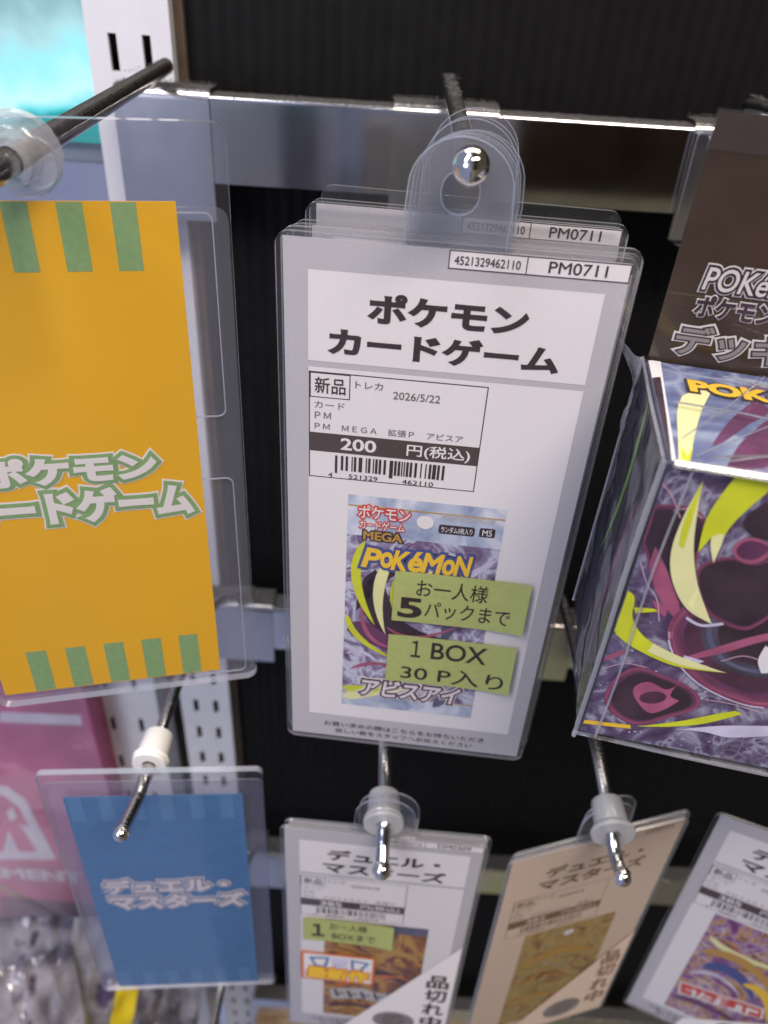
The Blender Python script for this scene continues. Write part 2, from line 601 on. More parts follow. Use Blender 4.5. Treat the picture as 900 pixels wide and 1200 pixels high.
class Art:
    """print on a flat face: x (mm) to the right, t (mm) downwards; level k lies k steps nearer the viewer"""

    def __init__(self, ox=0.0, ot=0.0, y0=0.0, fmap=None):
        self.ox, self.ot, self.y0 = ox, ot, y0
        self.mb = MB()
        self.fmap = fmap

    def pt(self, x, t, y):
        if self.fmap:
            return self.fmap(x, t, y)
        return Vector(((x - self.ox) / 1000, self.y0 + y, -(t - self.ot) / 1000))

    def poly(self, pts, mat, lv=1):
        a = sum(pts[i][0] * pts[(i + 1) % len(pts)][1] - pts[(i + 1) % len(pts)][0] * pts[i][1] for i in range(len(pts)))
        if a > 0:
            pts = pts[::-1]
        self.mb.add([self.pt(x, t, -lv * STEP) for x, t in pts], [list(range(len(pts)))], mat)

    def rect(self, x0, t0, x1, t1, mat, lv=1):
        self.poly([(x0, t0), (x1, t0), (x1, t1), (x0, t1)], mat, lv)

    def frame(self, x0, t0, x1, t1, w, mat, lv=2):
        self.rect(x0, t0, x1, t0 + w, mat, lv)
        self.rect(x0, t1 - w, x1, t1, mat, lv)
        self.rect(x0, t0 + w, x0 + w, t1 - w, mat, lv)
        self.rect(x1 - w, t0 + w, x1, t1 - w, mat, lv)

    def text(self, body, box, mat, lv=3, bold=0.0, outline=0.0, slant=0.0, ref=None, rot=0.0):
        """fits the text's ink to box; outline grows it by that many em"""
        outline, bold = outline + bold, 0.0          # weight is grown round the letter, so fine joints never break
        rv, _ = text_mesh(body, bold)
        x0 = min(q.x for q in rv); x1 = max(q.x for q in rv)
        y0 = min(q.y for q in rv); y1 = max(q.y for q in rv)
        v, f = text_mesh(body, bold, outline)
        sx_ = (box[2] - box[0]) / (x1 - x0)
        sy_ = (box[3] - box[1]) / (y1 - y0)
        cx, ct = (box[0] + box[2]) / 2, (box[1] + box[3]) / 2
        cr, sr = math.cos(rot), math.sin(rot)
        vs = []
        for q in v:
            X = box[0] + (q.x - x0) * sx_
            T = box[3] - (q.y - y0) * sy_
            X += slant * (ct - T)
            dx, dt = X - cx, T - ct
            vs.append(self.pt(cx + dx * cr - dt * sr, ct + dx * sr + dt * cr, -lv * STEP - (q.z * STEP * 4 if outline else 0)))
        self.mb.add(vs, f, mat)

    def flame(self, p0, pc, p1, w, mat, lv=2, n=14, skew=.5):
        """a tapering swoosh along a bent line"""
        L, Rr = [], []
        for i in range(n + 1):
            s = i / n
            x = (1 - s) ** 2 * p0[0] + 2 * s * (1 - s) * pc[0] + s * s * p1[0]
            y = (1 - s) ** 2 * p0[1] + 2 * s * (1 - s) * pc[1] + s * s * p1[1]
            dx = 2 * (1 - s) * (pc[0] - p0[0]) + 2 * s * (p1[0] - pc[0])
            dy = 2 * (1 - s) * (pc[1] - p0[1]) + 2 * s * (p1[1] - pc[1])
            l = math.hypot(dx, dy) or 1
            e = (s ** skew * (1 - s) ** (1 - skew + .35)) * 1.55
            nx, ny = -dy / l * w * e * .5, dx / l * w * e * .5
            L.append((x + nx, y + ny)); Rr.append((x - nx, y - ny))
        for i in range(n):
            self.poly([L[i], L[i + 1], Rr[i + 1], Rr[i]], mat, lv)

    def disc(self, cx, ct, rx, rt, mat, lv=2, n=32, rot=0.0):
        pts = []
        for k in range(n):
            a = 2 * math.pi * k / n
            x, y = rx * math.cos(a), rt * math.sin(a)
            pts.append((cx + x * math.cos(rot) - y * math.sin(rot), ct + x * math.sin(rot) + y * math.cos(rot)))
        self.poly(pts, mat, lv)

    def stroke(self, pts, w, mat, lv=3):
        for i in range(len(pts) - 1):
            (x0, y0), (x1, y1) = pts[i], pts[i + 1]
            l = math.hypot(x1 - x0, y1 - y0) or 1
            nx, ny = -(y1 - y0) / l * w / 2, (x1 - x0) / l * w / 2
            self.poly([(x0 + nx, y0 + ny), (x1 + nx, y1 + ny), (x1 - nx, y1 - ny), (x0 - nx, y0 - ny)], mat, lv)

    def barcode(self, x0, t0, x1, t1, mat, lv=3, seed=3):
        r = random.Random(seed)
        n = 95
        u = (x1 - x0) / n
        x = 0
        while x < n:
            w = r.choice((1, 1, 1, 2, 2, 3))
            w = min(w, n - x)
            mid = 45 < x < 50
            end = t1 + 1.2 if (x < 3 or x > 91 or mid) else t1
            self.rect(x0 + x * u, t0, x0 + (x + w) * u, end, mat, lv)
            x += w + r.choice((1, 1, 2, 2, 3))

    def build(self, name, parent):
        return self.mb.build(name, parent)


def round_rect(x0, t0, x1, t1, r, n=6):
    pts = []
    for cx, ct, a0 in ((x1 - r, t0 + r, -90), (x1 - r, t1 - r, 0), (x0 + r, t1 - r, 90), (x0 + r, t0 + r, 180)):
        for k in range(n + 1):
            a = math.radians(a0 + 90 * k / n)
            pts.append((cx + r * math.cos(a), ct + r * math.sin(a)))
    return pts


def plate(name, outlines, y_front, y_back, face_mat, edge_mat, ox, ot, parent, bulge=0.0):
    """a sheet cut to outlines (first the rim, then holes), in mm; faces and cut edges in their own material"""
    c = bpy.data.curves.new('p', 'CURVE')
    c.dimensions = '2D'
    c.fill_mode = 'BOTH'
    for pts in outlines:
        s = c.splines.new('POLY')
        s.points.add(len(pts) - 1)
        for q, (x, tt) in zip(s.points, pts):
            q.co = ((x - ox) / 1000, -(tt - ot) / 1000, 0, 1)
        s.use_cyclic_u = True
    th = y_back - y_front
    c.extrude = th / 2
    o = bpy.data.objects.new('p', c)
    COL.objects.link(o)
    bpy.context.view_layer.update()
    me = bpy.data.meshes.new_from_object(o.evaluated_get(bpy.context.evaluated_depsgraph_get()))
    vs = [Vector((q.co.x, (y_front + y_back) / 2 - q.co.z, q.co.y)) for q in me.vertices]
    fs = [list(p.vertices) for p in me.polygons]
    mi = [0 if abs(p.normal.z) > .5 else 1 for p in me.polygons]
    bpy.data.objects.remove(o)
    bpy.data.curves.remove(c)
    bpy.data.meshes.remove(me)
    return link_mesh(name, vs, fs, [face_mat, edge_mat], mi, parent)


def ray(x, y):
    return FWD * FPX + RGT * (x - 450) - UPV * (y - 600)


# ------------------------------------------------------------------ the rack behind
RAIL_Y = .41


def board():
    t = thing('backing_board', 'matt black fluted plastic board behind the chrome rails', 'board', (.25, .44, -.5))
    mb = MB()
    x0, x1, n = -.362, .60, 240
    vs, fs = [], []
    for i in range(n + 1):                      # shallow upright flutes
        x = x0 + (x1 - x0) * i / n
        yy = .00035 if i % 2 else 0.0
        vs += [(x, yy, .64), (x, yy, -1.0)]
    for i in range(n):
        fs.append([2 * i, 2 * i + 1, 2 * i + 3, 2 * i + 2])
    mb.add(vs, fs, 'black_board')
    mb.box((x0, .0012, -1.0), (x1, .006, .64), 'black_board')
    mb.build('board_sheet', t)


board()


def post(name, label, cat, x, y, z0, z1, w, group=None, slot=(.0042, .0160), pitch=.0335, ref=-.0282, cols=(-.008, .0085)):
    t = thing(name, label, cat, (x, y, z0), 0, group)
    # face with punched slots, built as a grid of plates around the holes
    H = z1 - z0
    xs = [-w / 2]
    for cx in cols:
        xs += [cx - slot[0] / 2, cx + slot[0] / 2]
    xs.append(w / 2)
    zs = [0.0]
    k = math.ceil((ref - z1) / pitch)
    tops = sorted(ref - z0 - pitch * kk for kk in range(-200, 400) if 0 < ref - z0 - pitch * kk - slot[1] and ref - z0 - pitch * kk < H)
    for tp in tops:
        zs += [tp - slot[1], tp]
    zs.append(H)
    fb = MB()
    for a in range(len(xs) - 1):
        if a % 2 == 0:
            fb.box((xs[a], -.001, 0), (xs[a + 1], .001, H), 'white_paint')
        else:
            for b in range(0, len(zs) - 1, 2):
                fb.box((xs[a], -.001, zs[b]), (xs[a + 1], .001, zs[b + 1]), 'white_paint')
    fb.build('slotted_face', t)
    mb = MB()
    mb.box((-w / 2, .0012, 0), (-w / 2 + .0016, .03, z1 - z0), 'white_paint')
    mb.box((w / 2 - .0016, .0012, 0), (w / 2, .03, z1 - z0), 'white_paint')
    mb.box((-w / 2 + .0016, .027, 0), (w / 2 - .0016, .03, z1 - z0), 'slot_dark')
    mb.build('channel', t)


post('shelf_post', 'white slotted steel upright left of the black board', 'post', -.1375, .43, -1.2, .3, .041, pitch=.0335, ref=-.0282)

t = thing('trim_strip', 'narrow brown trim between the white post and the black board', 'trim', (-.1142, .436, -1.2))
mb = MB()
mb.box((-.0022, 0, 0), (.0022, .012, 1.5), 'brown_trim', .0006)
mb.build('strip', t)

t = thing('rear_panel', 'grey brown panel of the neighbouring bay behind the white post', 'panel', (-.45, .50, -1.2))
mb = MB()
mb.box((-.4, 0, 0), (.36, .01, 1.02), 'grey_wall')
mb.build('panel_sheet', t)

post('shelf_post', 'pale blurred upright between the pink box and the slotted post', 'post', -.2035, .425, -1.2, -.2, .055, pitch=.05, slot=(.004, .018), ref=-.22, cols=(-.013, .011))


def rail(z, label):
    t = thing('display_rail', label, 'rail', (.25, RAIL_Y, z), 0, 'chrome rails across the black board')
    mb = MB()
    prof = [(0, -.0395)]
    for k in range(9):
        a = math.pi / 2 * k / 8
        prof.append((.0022 - .0022 * math.cos(a), -.0022 + .0022 * math.sin(a)))
    prof += [(.016, 0), (.016, -.0395)]
    n = len(prof)
    mb.add([(x, y, zz) for x in (-.365, .55) for y, zz in prof], [[i, (i + 1) % n, n + (i + 1) % n, n + i] for i in range(n)] + [list(range(n)), list(range(n, 2 * n))[::-1]], 'chrome')
    mb.build('bar', t, angle=40)
    for x in (-.355, .50):
        br = MB()
        br.box((x - .012, .0165, -.034), (x + .012, .031, -.006), 'chrome')
        br.build('bracket', t)
    return t


rail(-.0497, 'flat chrome rail with a dusty top edge, topmost of the rails')
rail(-.374, 'chrome rail crossing behind the lower half of the centre tag')
rail(-.688, 'chrome rail low down behind the bottom row of tags')
rail(-.985, 'chrome rail at the bottom edge, above the tan ledge')

t = thing('wooden_ledge', 'tan wooden ledge below the bottom chrome rail', 'ledge', (.1, .41, -1.075))
mb = MB()
mb.box((-.215, -.02, 0), (.3, .025, .03), 'tan_wood', .001)
mb.build('ledge_board', t)


# ------------------------------------------------------------------ hooks
def smooth_path(pts, n=10):
    """Catmull-Rom through pts"""
    pts = [Vector(p) for p in pts]
    P = [pts[0] * 2 - pts[1]] + pts + [pts[-1] * 2 - pts[-2]]
    out_ = []
    for i in range(1, len(P) - 2):
        for k in range(n):
            s = k / n
            a, b, c, d = P[i - 1], P[i], P[i + 1], P[i + 2]
            out_.append(.5 * ((2 * b) + (c - a) * s + (2 * a - 5 * b + 4 * c - d) * s * s + (3 * b - 3 * c + d - a) * s ** 3))
    out_.append(pts[-1])
    return out_


HOOKS = 'chrome hooks on the rails'


def hook(path, rail_z, label, rod_r=.0032, tip_r=.0044, plate_drop=.052, plate_w=.050, dust=False, clip_face='chrome_satin', clip_x=None, plate_split=False):
    base = Vector(path[0])
    bx = base.x if clip_x is None else clip_x
    t = thing('display_hook', label, 'hook', (bx, RAIL_Y, rail_z), 0, HOOKS)
    off = Vector((bx, RAIL_Y, rail_z))
    p = smooth_path([Vector(q) - off for q in path])
    mb = MB()
    mb.tube(p, rod_r, 'chrome_dusty' if dust else 'chrome_rod', 18)
    mb.build('rod', t, smooth=True)
    b = MB()
    b.ball(p[-1], tip_r, 'chrome_ball')
    b.build('ball_tip', t, smooth=True)
    c = MB()
    h = plate_w / 2
    # sheet bent over the rail: front plate, rounded shoulder, top
    R_ = .0052
    line = [(-.0014, -plate_drop)]
    for k in range(9):
        a = math.pi / 2 * k / 8
        line.append((-.0014 + R_ - R_ * math.cos(a), .0024 - R_ + R_ * math.sin(a)))
    line += [(.0185, .0024)]
    th, m_ = .0009, len(line)
    inner = []
    for k, (yv, zv) in enumerate(line):
        a0, a1 = Vector(line[max(k - 1, 0)]), Vector(line[min(k + 1, m_ - 1)])
        d = (a1 - a0).normalized()
        inner.append((yv + d.y * th, zv - d.x * th))
    ring_ = line + inner[::-1]
    n = len(ring_)
    c.add([(x, yv, zv) for x in (-h, h) for yv, zv in ring_], [[k, n + k, n + (k + 1) % n, (k + 1) % n] for k in range(n)]
          + [[side * n + q for q in (k, k + 1, n - 2 - k, n - 1 - k)] for side in (0, 1) for k in range(m_ - 1)], clip_face)
    c.build('rail_clip', t, angle=30)
    return t


H_MAIN = hook([(.0172, .416, -.0405), (.0172, .38, -.0385), (.0170, .30, -.0388), (.0164, .235, -.0392), (.0160, .212, -.0380), (.0155, .200, -.0358)], -.0497,
              'centre top hook with ball tip poking through the stacked clear tabs', dust=True, rod_r=.0034, tip_r=.0046, plate_w=.0505)
hook([(-.1178, .4185, -.0398), (-.1120, .348, -.0410), (-.1061, .277, -.0420), (-.1003, .2062, -.0430), (-.0969, .165, -.0436)], -.0497,
     'dusty top hook slanting out to the yellow divider card', dust=True, rod_r=.0036, plate_drop=.058, plate_w=.046, clip_x=-.119)
hook([(.160, .416, -.0400), (.160, .38, -.0390), (.160, .28, -.0395), (.160, .21, -.0395), (.160, .19, -.037)], -.0497,
     'top hook at the right behind the brown header card', dust=True, plate_w=.048, clip_x=.160)
hook([(-.100, .417, -.3690), (-.100, .405, -.362), (-.1001, .35, -.3200), (-.1002, .29, -.3045), (-.1003, .215, -.3030), (-.1003, .203, -.3030), (-.0996, .182, -.2955)], -.374,
     'bent hook with small ball tip in front of the blue card', rod_r=.0028, tip_r=.0034)
hook([(.0055, .417, -.3690), (.0056, .408, -.355), (.0058, .375, -.3240), (.0075, .28, -.3210), (.0095, .222, -.3225), (.0098, .207, -.3320), (.0098, .198, -.3370)], -.374,
     'hook with frosted collar above the centre sold-out tag', tip_r=.0046)
hook([(.1185, .417, -.3690), (.1185, .411, -.352), (.1185, .388, -.3260), (.1184, .36, -.3215), (.1180, .28, -.3215), (.1172, .226, -.3235), (.1182, .208, -.3300), (.1194, .198, -.3300)], -.374,
     'hook with frosted collar above the tan sold-out tag', tip_r=.0044)
hook([(.229, .417, -.3690), (.229, .408, -.355), (.229, .38, -.3240), (.229, .28, -.3215), (.229, .24, -.323), (.229, .22, -.330)], -.374,
     'hook beyond the right edge holding the slanted white tag')
hook([(-.098, .417, -.683), (-.098, .405, -.67), (-.098, .36, -.625), (-.0975, .30, -.612), (-.097, .25, -.616), (-.097, .19, -.612)], -.688,
     'lowest left hook below the blue card')
# ------------------------------------------------------------------ dust on rail, clips and rods
def dust(name, label, spots, seed):
    r = random.Random(seed)
    mb = MB()
    for (x0, x1, y0, y1, z, n, lmax) in spots:
        for _ in range(n):
            x, y = r.uniform(x0, x1), r.uniform(y0, y1)
            a = r.uniform(0, 6.283)
            l = r.uniform(.0005, lmax) * (1.0 if r.random() < .08 else .5)
            d = Vector((math.cos(a), math.sin(a), r.uniform(-.05, .16))) * l
            p0 = Vector((x, y, z + r.uniform(0, .0003)))
            mid = p0 + d * .5 + Vector((r.uniform(-.3, .3), r.uniform(-.3, .3), r.uniform(0, .22))) * l * .5
            mb.tube([p0, mid, p0 + d], r.uniform(.00004, .00009), 'dust_grey', 3, False)
    o = mb.build(name)
    return tag(o, label, 'dust', kind='stuff')


dust('dust', 'grey fluff lying along the top rail, its clips and hooks',
     [(-.096, -.008, .410, .425, -.0496, 700, .0028), (.0425, .136, .410, .425, -.0496, 700, .0028),
      (-.141, -.096, .409, .428, -.0462, 380, .003), (-.008, .0425, .409, .428, -.0462, 420, .003), (.136, .184, .409, .428, -.0462, 380, .003),
      (.0148, .0192, .33, .418, -.0352, 420, .0035), (.1575, .1625, .36, .418, -.0356, 200, .0045), (-.1175, -.1115, .35, .418, -.0364, 130, .0016)], 5)

# ------------------------------------------------------------------ price tags
TX, TT = 50.4, -13.0            # the tag's hanging hole, mm from its top left corner


def tab_outline():
    pts = [(36.0, 9.0), (36.0, -3.0), (35.6, -8.0)]
    for k in range(17):
        a = math.radians(180 + 180 * k / 16)
        pts.append((50.2 + 14.2 * math.cos(a), -13.6 + 13.2 * math.sin(a)))
    pts += [(64.8, -8.0), (64.4, -3.0), (64.4, 9.0)]
    # soft flare at the foot
    return pts


def shrink(pts, d):
    """the same outline, drawn in by d mm"""
    n = len(pts)
    area = sum(pts[i][0] * pts[(i + 1) % n][1] - pts[(i + 1) % n][0] * pts[i][1] for i in range(n))
    sg = 1 if area > 0 else -1
    res = []
    for i in range(n):
        a, b = Vector(pts[i - 1]), Vector(pts[(i + 1) % n])
        t_ = (b - a).normalized()
        res.append((pts[i][0] - t_.y * d * sg, pts[i][1] + t_.x * d * sg))
    return res


def slot_outline(cx, t0, t1, r, n=8):
    pts = []
    for k in range(n + 1):
        a = math.radians(180 + 180 * k / n)
        pts.append((cx + r * math.cos(a), t0 + r + r * math.sin(a)))
    for k in range(n + 1):
        a = math.radians(180 * k / n)
        pts.append((cx + r * math.cos(a), t1 - r + r * math.sin(a)))
    return pts


def pouch_and_tab(t, front=False):
    plate('pouch', [round_rect(0, 0, 100.9, 213, 4.0)], -.0009, .0006, 'pouch_clear', 'pouch_edge', TX, TT, t)
    plate('hang_tab', [tab_outline(), slot_outline(50.2, -18.6, -7.4, 5.0)], .0007, .0012, 'tab_clear', 'tab_edge', TX, TT, t)
    if not front:
        o_ = tab_outline()
        plate('tab_rim_glint', [o_, shrink(o_, .34)], .0005, .0013, 'tab_edge_faint', 'tab_edge_faint', TX, TT, t)  # faint pale ring paints the bright edge line of the rear tabs
    if front:                                     # pale rings paint the bright edge lines of the foremost tab
        plate('hang_tab', [shrink(tab_outline(), .4), slot_outline(50.2, -18.3, -7.7, 5.3)], .0003, .0006, 'tab_milky', 'tab_edge', TX, TT, t)
        o_ = tab_outline()
        plate('tab_rim_glint', [o_, shrink(o_, .38)], .0002, .0014, 'tab_edge', 'tab_edge', TX, TT, t)
        o_ = slot_outline(50.2, -18.6, -7.4, 5.0)
        plate('slot_rim_glint', [shrink(o_, -.35), o_], .0002, .0014, 'tab_edge', 'tab_edge', TX, TT, t)


def card(t, white='paper_white', grey='paper_grey', top=1.6):
    mb = MB()
    mb.box(((2.1 - TX) / 1000, -.00012, -(211.2 - TT) / 1000), ((98.9 - TX) / 1000, .0001, -(top - TT) / 1000), grey)
    return mb.build('paper_card', t)


def art(y=-.00013):
    return Art(TX, TT, y)


def info_panel(pa, pc, ink, dark, white, code, title1, title2, price, p2, lines, l1box, l2box, digits, seed, bold=.044, codes=True):
    A = art()
    A.rect(9.3, 10.4, 93.2, 38.2, white, 1)
    A.rect(9.4, 40.2, 93.2, 197.8, white, 1)
    if codes:
        A.rect(48.9, 1.8, 98.9, 6.8, white, 1)
    A.build('printed_panel', pc)
    A = art()
    if codes:
        A.frame(48.9, 1.7, 98.9, 6.9, .28, ink, 2)
        A.rect(70.4, 1.98, 70.68, 6.62, ink, 2)
        A.text(code[0], (50.5, 3.2, 68.8, 5.6), ink, 3, .006)
        A.text(code[1], (76.6, 2.6, 92.6, 5.8), ink, 3, .006)
    A.text(title1, l1box, ink, 3, bold)
    A.text(title2, l2box, ink, 3, bold)
    A.frame(9.5, 41.6, 64.9, 79.8, .32, ink, 2)
    A.frame(9.8, 41.9, 22.5, 50.4, .3, ink, 2)
    A.text('新品', (11.4, 43.4, 21.0, 48.8), ink, 3, .008)
    A.text('トレカ', (24.1, 43.6, 32.6, 46.0), 'ink_grey', 3, .004)
    A.text(lines[0], (36.0, 46.0, 50.6, 48.6), 'ink_grey', 3, .004)
    A.text('カード', (11.3, 51.6, 20.9, 54.0), 'ink_grey', 3)
    A.text(lines[1], (11.4, 55.4, 16.6, 57.7), 'ink_grey', 3, .003)
    A.text(lines[2], (11.4, 59.2, 59.1, 61.7), 'ink_grey', 3, .003)
    A.rect(9.82, 62.9, 64.58, 69.8, dark, 2)
    A.text(price, (20.1, 64.2, 31.4, 68.4), white, 3, .022)
    A.text(p2, (41.6, 64.0, 62.0, 69.0), white, 3, .014)
    A.text(digits[0], (16.0, 77.6, 17.4, 79.3), ink, 3, .004)
    A.text(digits[1], (22.9, 77.6, 32.6, 79.3), ink, 3, .004)
    A.text(digits[2], (40.8, 77.6, 51.2, 79.3), ink, 3, .004)
    A.text('お買い求めの際はこちらをお持ちいただき', (15.8, 201.9, 83.9, 204.8), ink, 3, .004)
    A.text('欲しい数をスタッフへお伝えください', (20.6, 206.0, 79.2, 208.8), ink, 3, .004)
    A.build('lettering', pc)
    A = art()
    A.barcode(18.2, 70.8, 55.6, 76.4, ink, 3, seed)
    A.build('barcode', pc)


def wordmark(A, body, box, fill, edge, lv, rng, slant=.12, grow=.09, bold=.035, jig=.10):
    """bouncing letters with a dark outline"""
    ws = {'P': 1.05, 'o': .8, 'k': .9, 'K': 1.0, 'é': .9, 'E': .95, 'M': 1.25, 'O': 1.0, 'N': 1.0, 'n': .85}
    tot = sum(ws.get(c, 1) for c in body)
    u = (box[2] - box[0]) / tot
    x = box[0]
    for i, c in enumerate(body):
        w = ws.get(c, 1) * u
        h = box[3] - box[1]
        dy = rng.uniform(-jig, jig) * h * .6
        small = c in 'okén'
        b = (x + w * .06, box[1] + dy + (h * .24 if small and c != 'é' and c != 'k' else 0), x + w * .94, box[3] + dy)
        r = rng.uniform(-.12, .12)
        A.text(c, b, edge, lv, bold, grow, slant, rot=r)
        A.text(c, b, fill, lv + 2, bold, 0, slant, rot=r)
        x += w


def pack_picture(t, x0, t0, x1, t1, skew=0.0):
    w, h = x1 - x0, t1 - t0
    q = lambda a, b: (x0 + a * w, t0 + b * h)
    A = art()
    A.rect(x0, t0, x1, t0 + .16 * h, 'pack_top', 2)
    A.rect(x0, t0 + .16 * h, x1, t1 - .07 * h, 'pack_art', 2)
    A.rect(x0, t1 - .07 * h, x1, t1, 'pack_top', 2)
    A.rect(x0, t0 + .038 * h, x1, t0 + .043 * h, 'gold_print', 3)
    A.rect(x0, t1 - .075 * h, x1, t1 - .069 * h, 'gold_print', 3)
    # abstract swooshes
    F = lambda a, b, c, wd, m, lv, sk=.5: A.flame(q(*a), q(*b), q(*c), wd * w, m, lv, 14, sk)
    F((.08, .50), (.28, .18), (.80, .22), .16, 'art_dark', 3)
    F((.20, .30), (.12, .62), (.75, .60), .34, 'art_dark', 3)
    F((.02, .60), (.20, .55), (.70, .80), .30, 'art_plum', 3)
    F((.50, .30), (.85, .40), (.70, .62), .30, 'art_slate', 3)
    F((.60, .40), (.80, .30), (1.0, .20), .10, 'art_lilac', 4)
    F((.30, .56), (.50, .66), (.85, .50), .05, 'art_pink', 4)
    F((.12, .45), (.10, .70), (.50, .66), .05, 'art_pink', 4)
    F((.05, .80), (.30, .70), (.45, .82), .06, 'art_pink', 4)
    F((.02, .72), (.15, .66), (.30, .78), .05, 'art_lilac', 4)
    F((.20, .84), (.35, .72), (.60, .76), .03, 'art_lilac', 4)
    F((.70, .60), (.85, .66), (.98, .56), .06, 'art_lilac', 4)
    F((.12, .18), (-.02, .34), (.22, .56), .11, 'lime', 5, .55)
    F((.30, .24), (.16, .40), (.30, .60), .12, 'lime_pale', 6, .45)
    F((.46, .26), (.28, .34), (.34, .48), .07, 'lime', 6, .4)
    F((.62, .28), (.44, .32), (.40, .44), .06, 'lime_pale', 6, .4)
    F((.02, .52), (.04, .66), (.48, .74), .07, 'lime', 6, .4)
    F((.0, .96), (.40, .86), (1.0, .76), .16, 'lime_pale', 5, .35)
    F((.0, .90), (.20, .92), (.62, .82), .10, 'lime', 6, .4)
    F((.70, .96), (.85, .84), (1.0, .80), .14, 'art_slate', 6)
    A.disc(*q(.50, .080), .055 * w, .027 * h, 'white_print', 5)
    pic = A.build('pack_picture', t)
    L = art()
    r = random.Random(2)
    L.text('ポケモン', (x0 + .07 * w, t0 + .035 * h, x0 + .40 * w, t0 + .085 * h), 'logo_red', 6, .04, .07)
    L.text('ポケモン', (x0 + .07 * w, t0 + .035 * h, x0 + .40 * w, t0 + .085 * h), 'white_print', 8, .012)
    L.text('カードゲーム', (x0 + .08 * w, t0 + .095 * h, x0 + .37 * w, t0 + .128 * h), 'logo_red', 6, .04, .08)
    L.text('カードゲーム', (x0 + .08 * w, t0 + .095 * h, x0 + .37 * w, t0 + .128 * h), 'white_print', 8, .012)
    L.text('MEGA', (x0 + .11 * w, t0 + .138 * h, x0 + .36 * w, t0 + .172 * h), 'art_dark', 6, .05, .08)
    L.text('MEGA', (x0 + .11 * w, t0 + .138 * h, x0 + .36 * w, t0 + .172 * h), 'gold_print', 8, .03)
    L.poly([(x + 0, tt) for x, tt in round_rect(x0 + .59 * w, t0 + .082 * h, x0 + .82 * w, t0 + .118 * h, .8)], 'art_dark', 4)
    L.text('ランダム5枚入り', (x0 + .605 * w, t0 + .088 * h, x0 + .805 * w, t0 + .112 * h), 'white_print', 6, .01)
    L.poly(round_rect(x0 + .85 * w, t0 + .080 * h, x0 + .95 * w, t0 + .116 * h, .6), 'art_dark', 4)
    L.text('M5', (x0 + .87 * w, t0 + .086 * h, x0 + .93 * w, t0 + .110 * h), 'white_print', 6, .01)
    L.text('POKéMON CARD GAME', (x0 + .60 * w, t0 + .040 * h, x0 + .94 * w, t0 + .062 * h), 'silver_print', 5, .02, 0, .3)
    wordmark(L, 'PoKéMoN', (x0 + .12 * w, t0 + .205 * h, x0 + .83 * w, t0 + .285 * h), 'logo_yellow', 'logo_blue', 8, r)
    b = (x0 + .15 * w, t0 + .838 * h, x0 + .88 * w, t0 + .925 * h)
    L.text('アビスアイ', b, 'white_print', 7, .0, .17, .12)
    L.text('アビスアイ', b, 'art_mixc', 9, .0, .12, .12)
    L.text('アビスアイ', b, 'pinkish_print', 11, .03, 0, .12)
    L.build('lettering', pic)
    return pic


def sticker(t, box, rows, rot=0.0, y=-.0013):
    mb = MB()
    x0, t0, x1, t1 = box

    def at_(x, tt, dy):                            # the right end of the tape has come a little loose
        u, v = (x - x0) / (x1 - x0), (tt - t0) / (t1 - t0)
        lift_ = .0016 * max(0.0, u - .45) ** 3 * 6 * (.55 + .45 * v) + .0003 * max(0.0, .12 - u) * 8
        return Vector(((x - TX) / 1000, y - lift_ + dy, -(tt - TT) / 1000))

    nx_, nt_ = 24, 8
    vs, fs = [], []
    for dy in (0.0, .00012):
        for b in range(nt_ + 1):
            for a in range(nx_ + 1):
                vs.append(at_(x0 + (x1 - x0) * a / nx_, t0 + (t1 - t0) * b / nt_, dy))
    off_ = (nx_ + 1) * (nt_ + 1)
    for b in range(nt_):
        for a in range(nx_):
            q = [b * (nx_ + 1) + a, (b + 1) * (nx_ + 1) + a, (b + 1) * (nx_ + 1) + a + 1, b * (nx_ + 1) + a + 1]
            fs.append(q)
            fs.append([k + off_ for k in q[::-1]])
    mb.add(vs, fs, 'sticker_green')
    s = mb.build('sticker', t, smooth=True)
    L = Art(TX, TT, 0, fmap=lambda x, tt, dy: at_(x, tt, dy - .00004))
    for body, bx, bold in rows:
        L.text(body, bx, 'ink', 1, bold)
    L.build('lettering', s)
    return s


def tag_a(label, loc, yaw, group, stickers=True, codes=True):
    t = thing('price_tag', label, 'price tag', loc, yaw, group)
    pouch_and_tab(t, stickers)
    pc = card(t, top=1.6 if codes else 7.5)
    info_panel(t, pc, 'ink', 'ink_brown', 'paper_white', ('4521329462110', 'PM0711'), 'ポケモン', 'カードゲーム', '200', '円(税込)',
               ('2026/5/22', 'ＰＭ', 'ＰＭ　ＭＥＧＡ　拡張Ｐ　アビスア'), (27.6, 15.9, 73.0, 24.2), (16.1, 27.4, 83.9, 35.2),
               ('4', '521329', '462110'), 11, codes=codes)
    pack_picture(t, 23.0, 85.6, 76.8, 190.2)
    if stickers:
        sticker(t, (41.0, 115.7, 90.0, 139.6), [('お一人様', (49.2, 118.6, 75.2, 126.6), .004), ('5', (43.6, 128.0, 51.4, 137.2), .03),
                                                ('パックまで', (53.0, 128.6, 84.4, 136.4), .004)])
        sticker(t, (40.4, 146.9, 89.4, 172.0), [('１', (49.6, 149.0, 53.2, 157.6), .012), ('BOX', (57.4, 149.0, 78.4, 157.6), .012), ('30 P入り', (46.4, 162.2, 86.6, 170.4), .008)])
    return t


def place(o_tl, yaw):
    """world point of the hanging hole for a tag whose top left corner is at o_tl"""
    return Vector(o_tl) + Vector((math.cos(yaw), math.sin(yaw), 0)) * (TX / 1000) + Vector((0, 0, -TT / 1000))


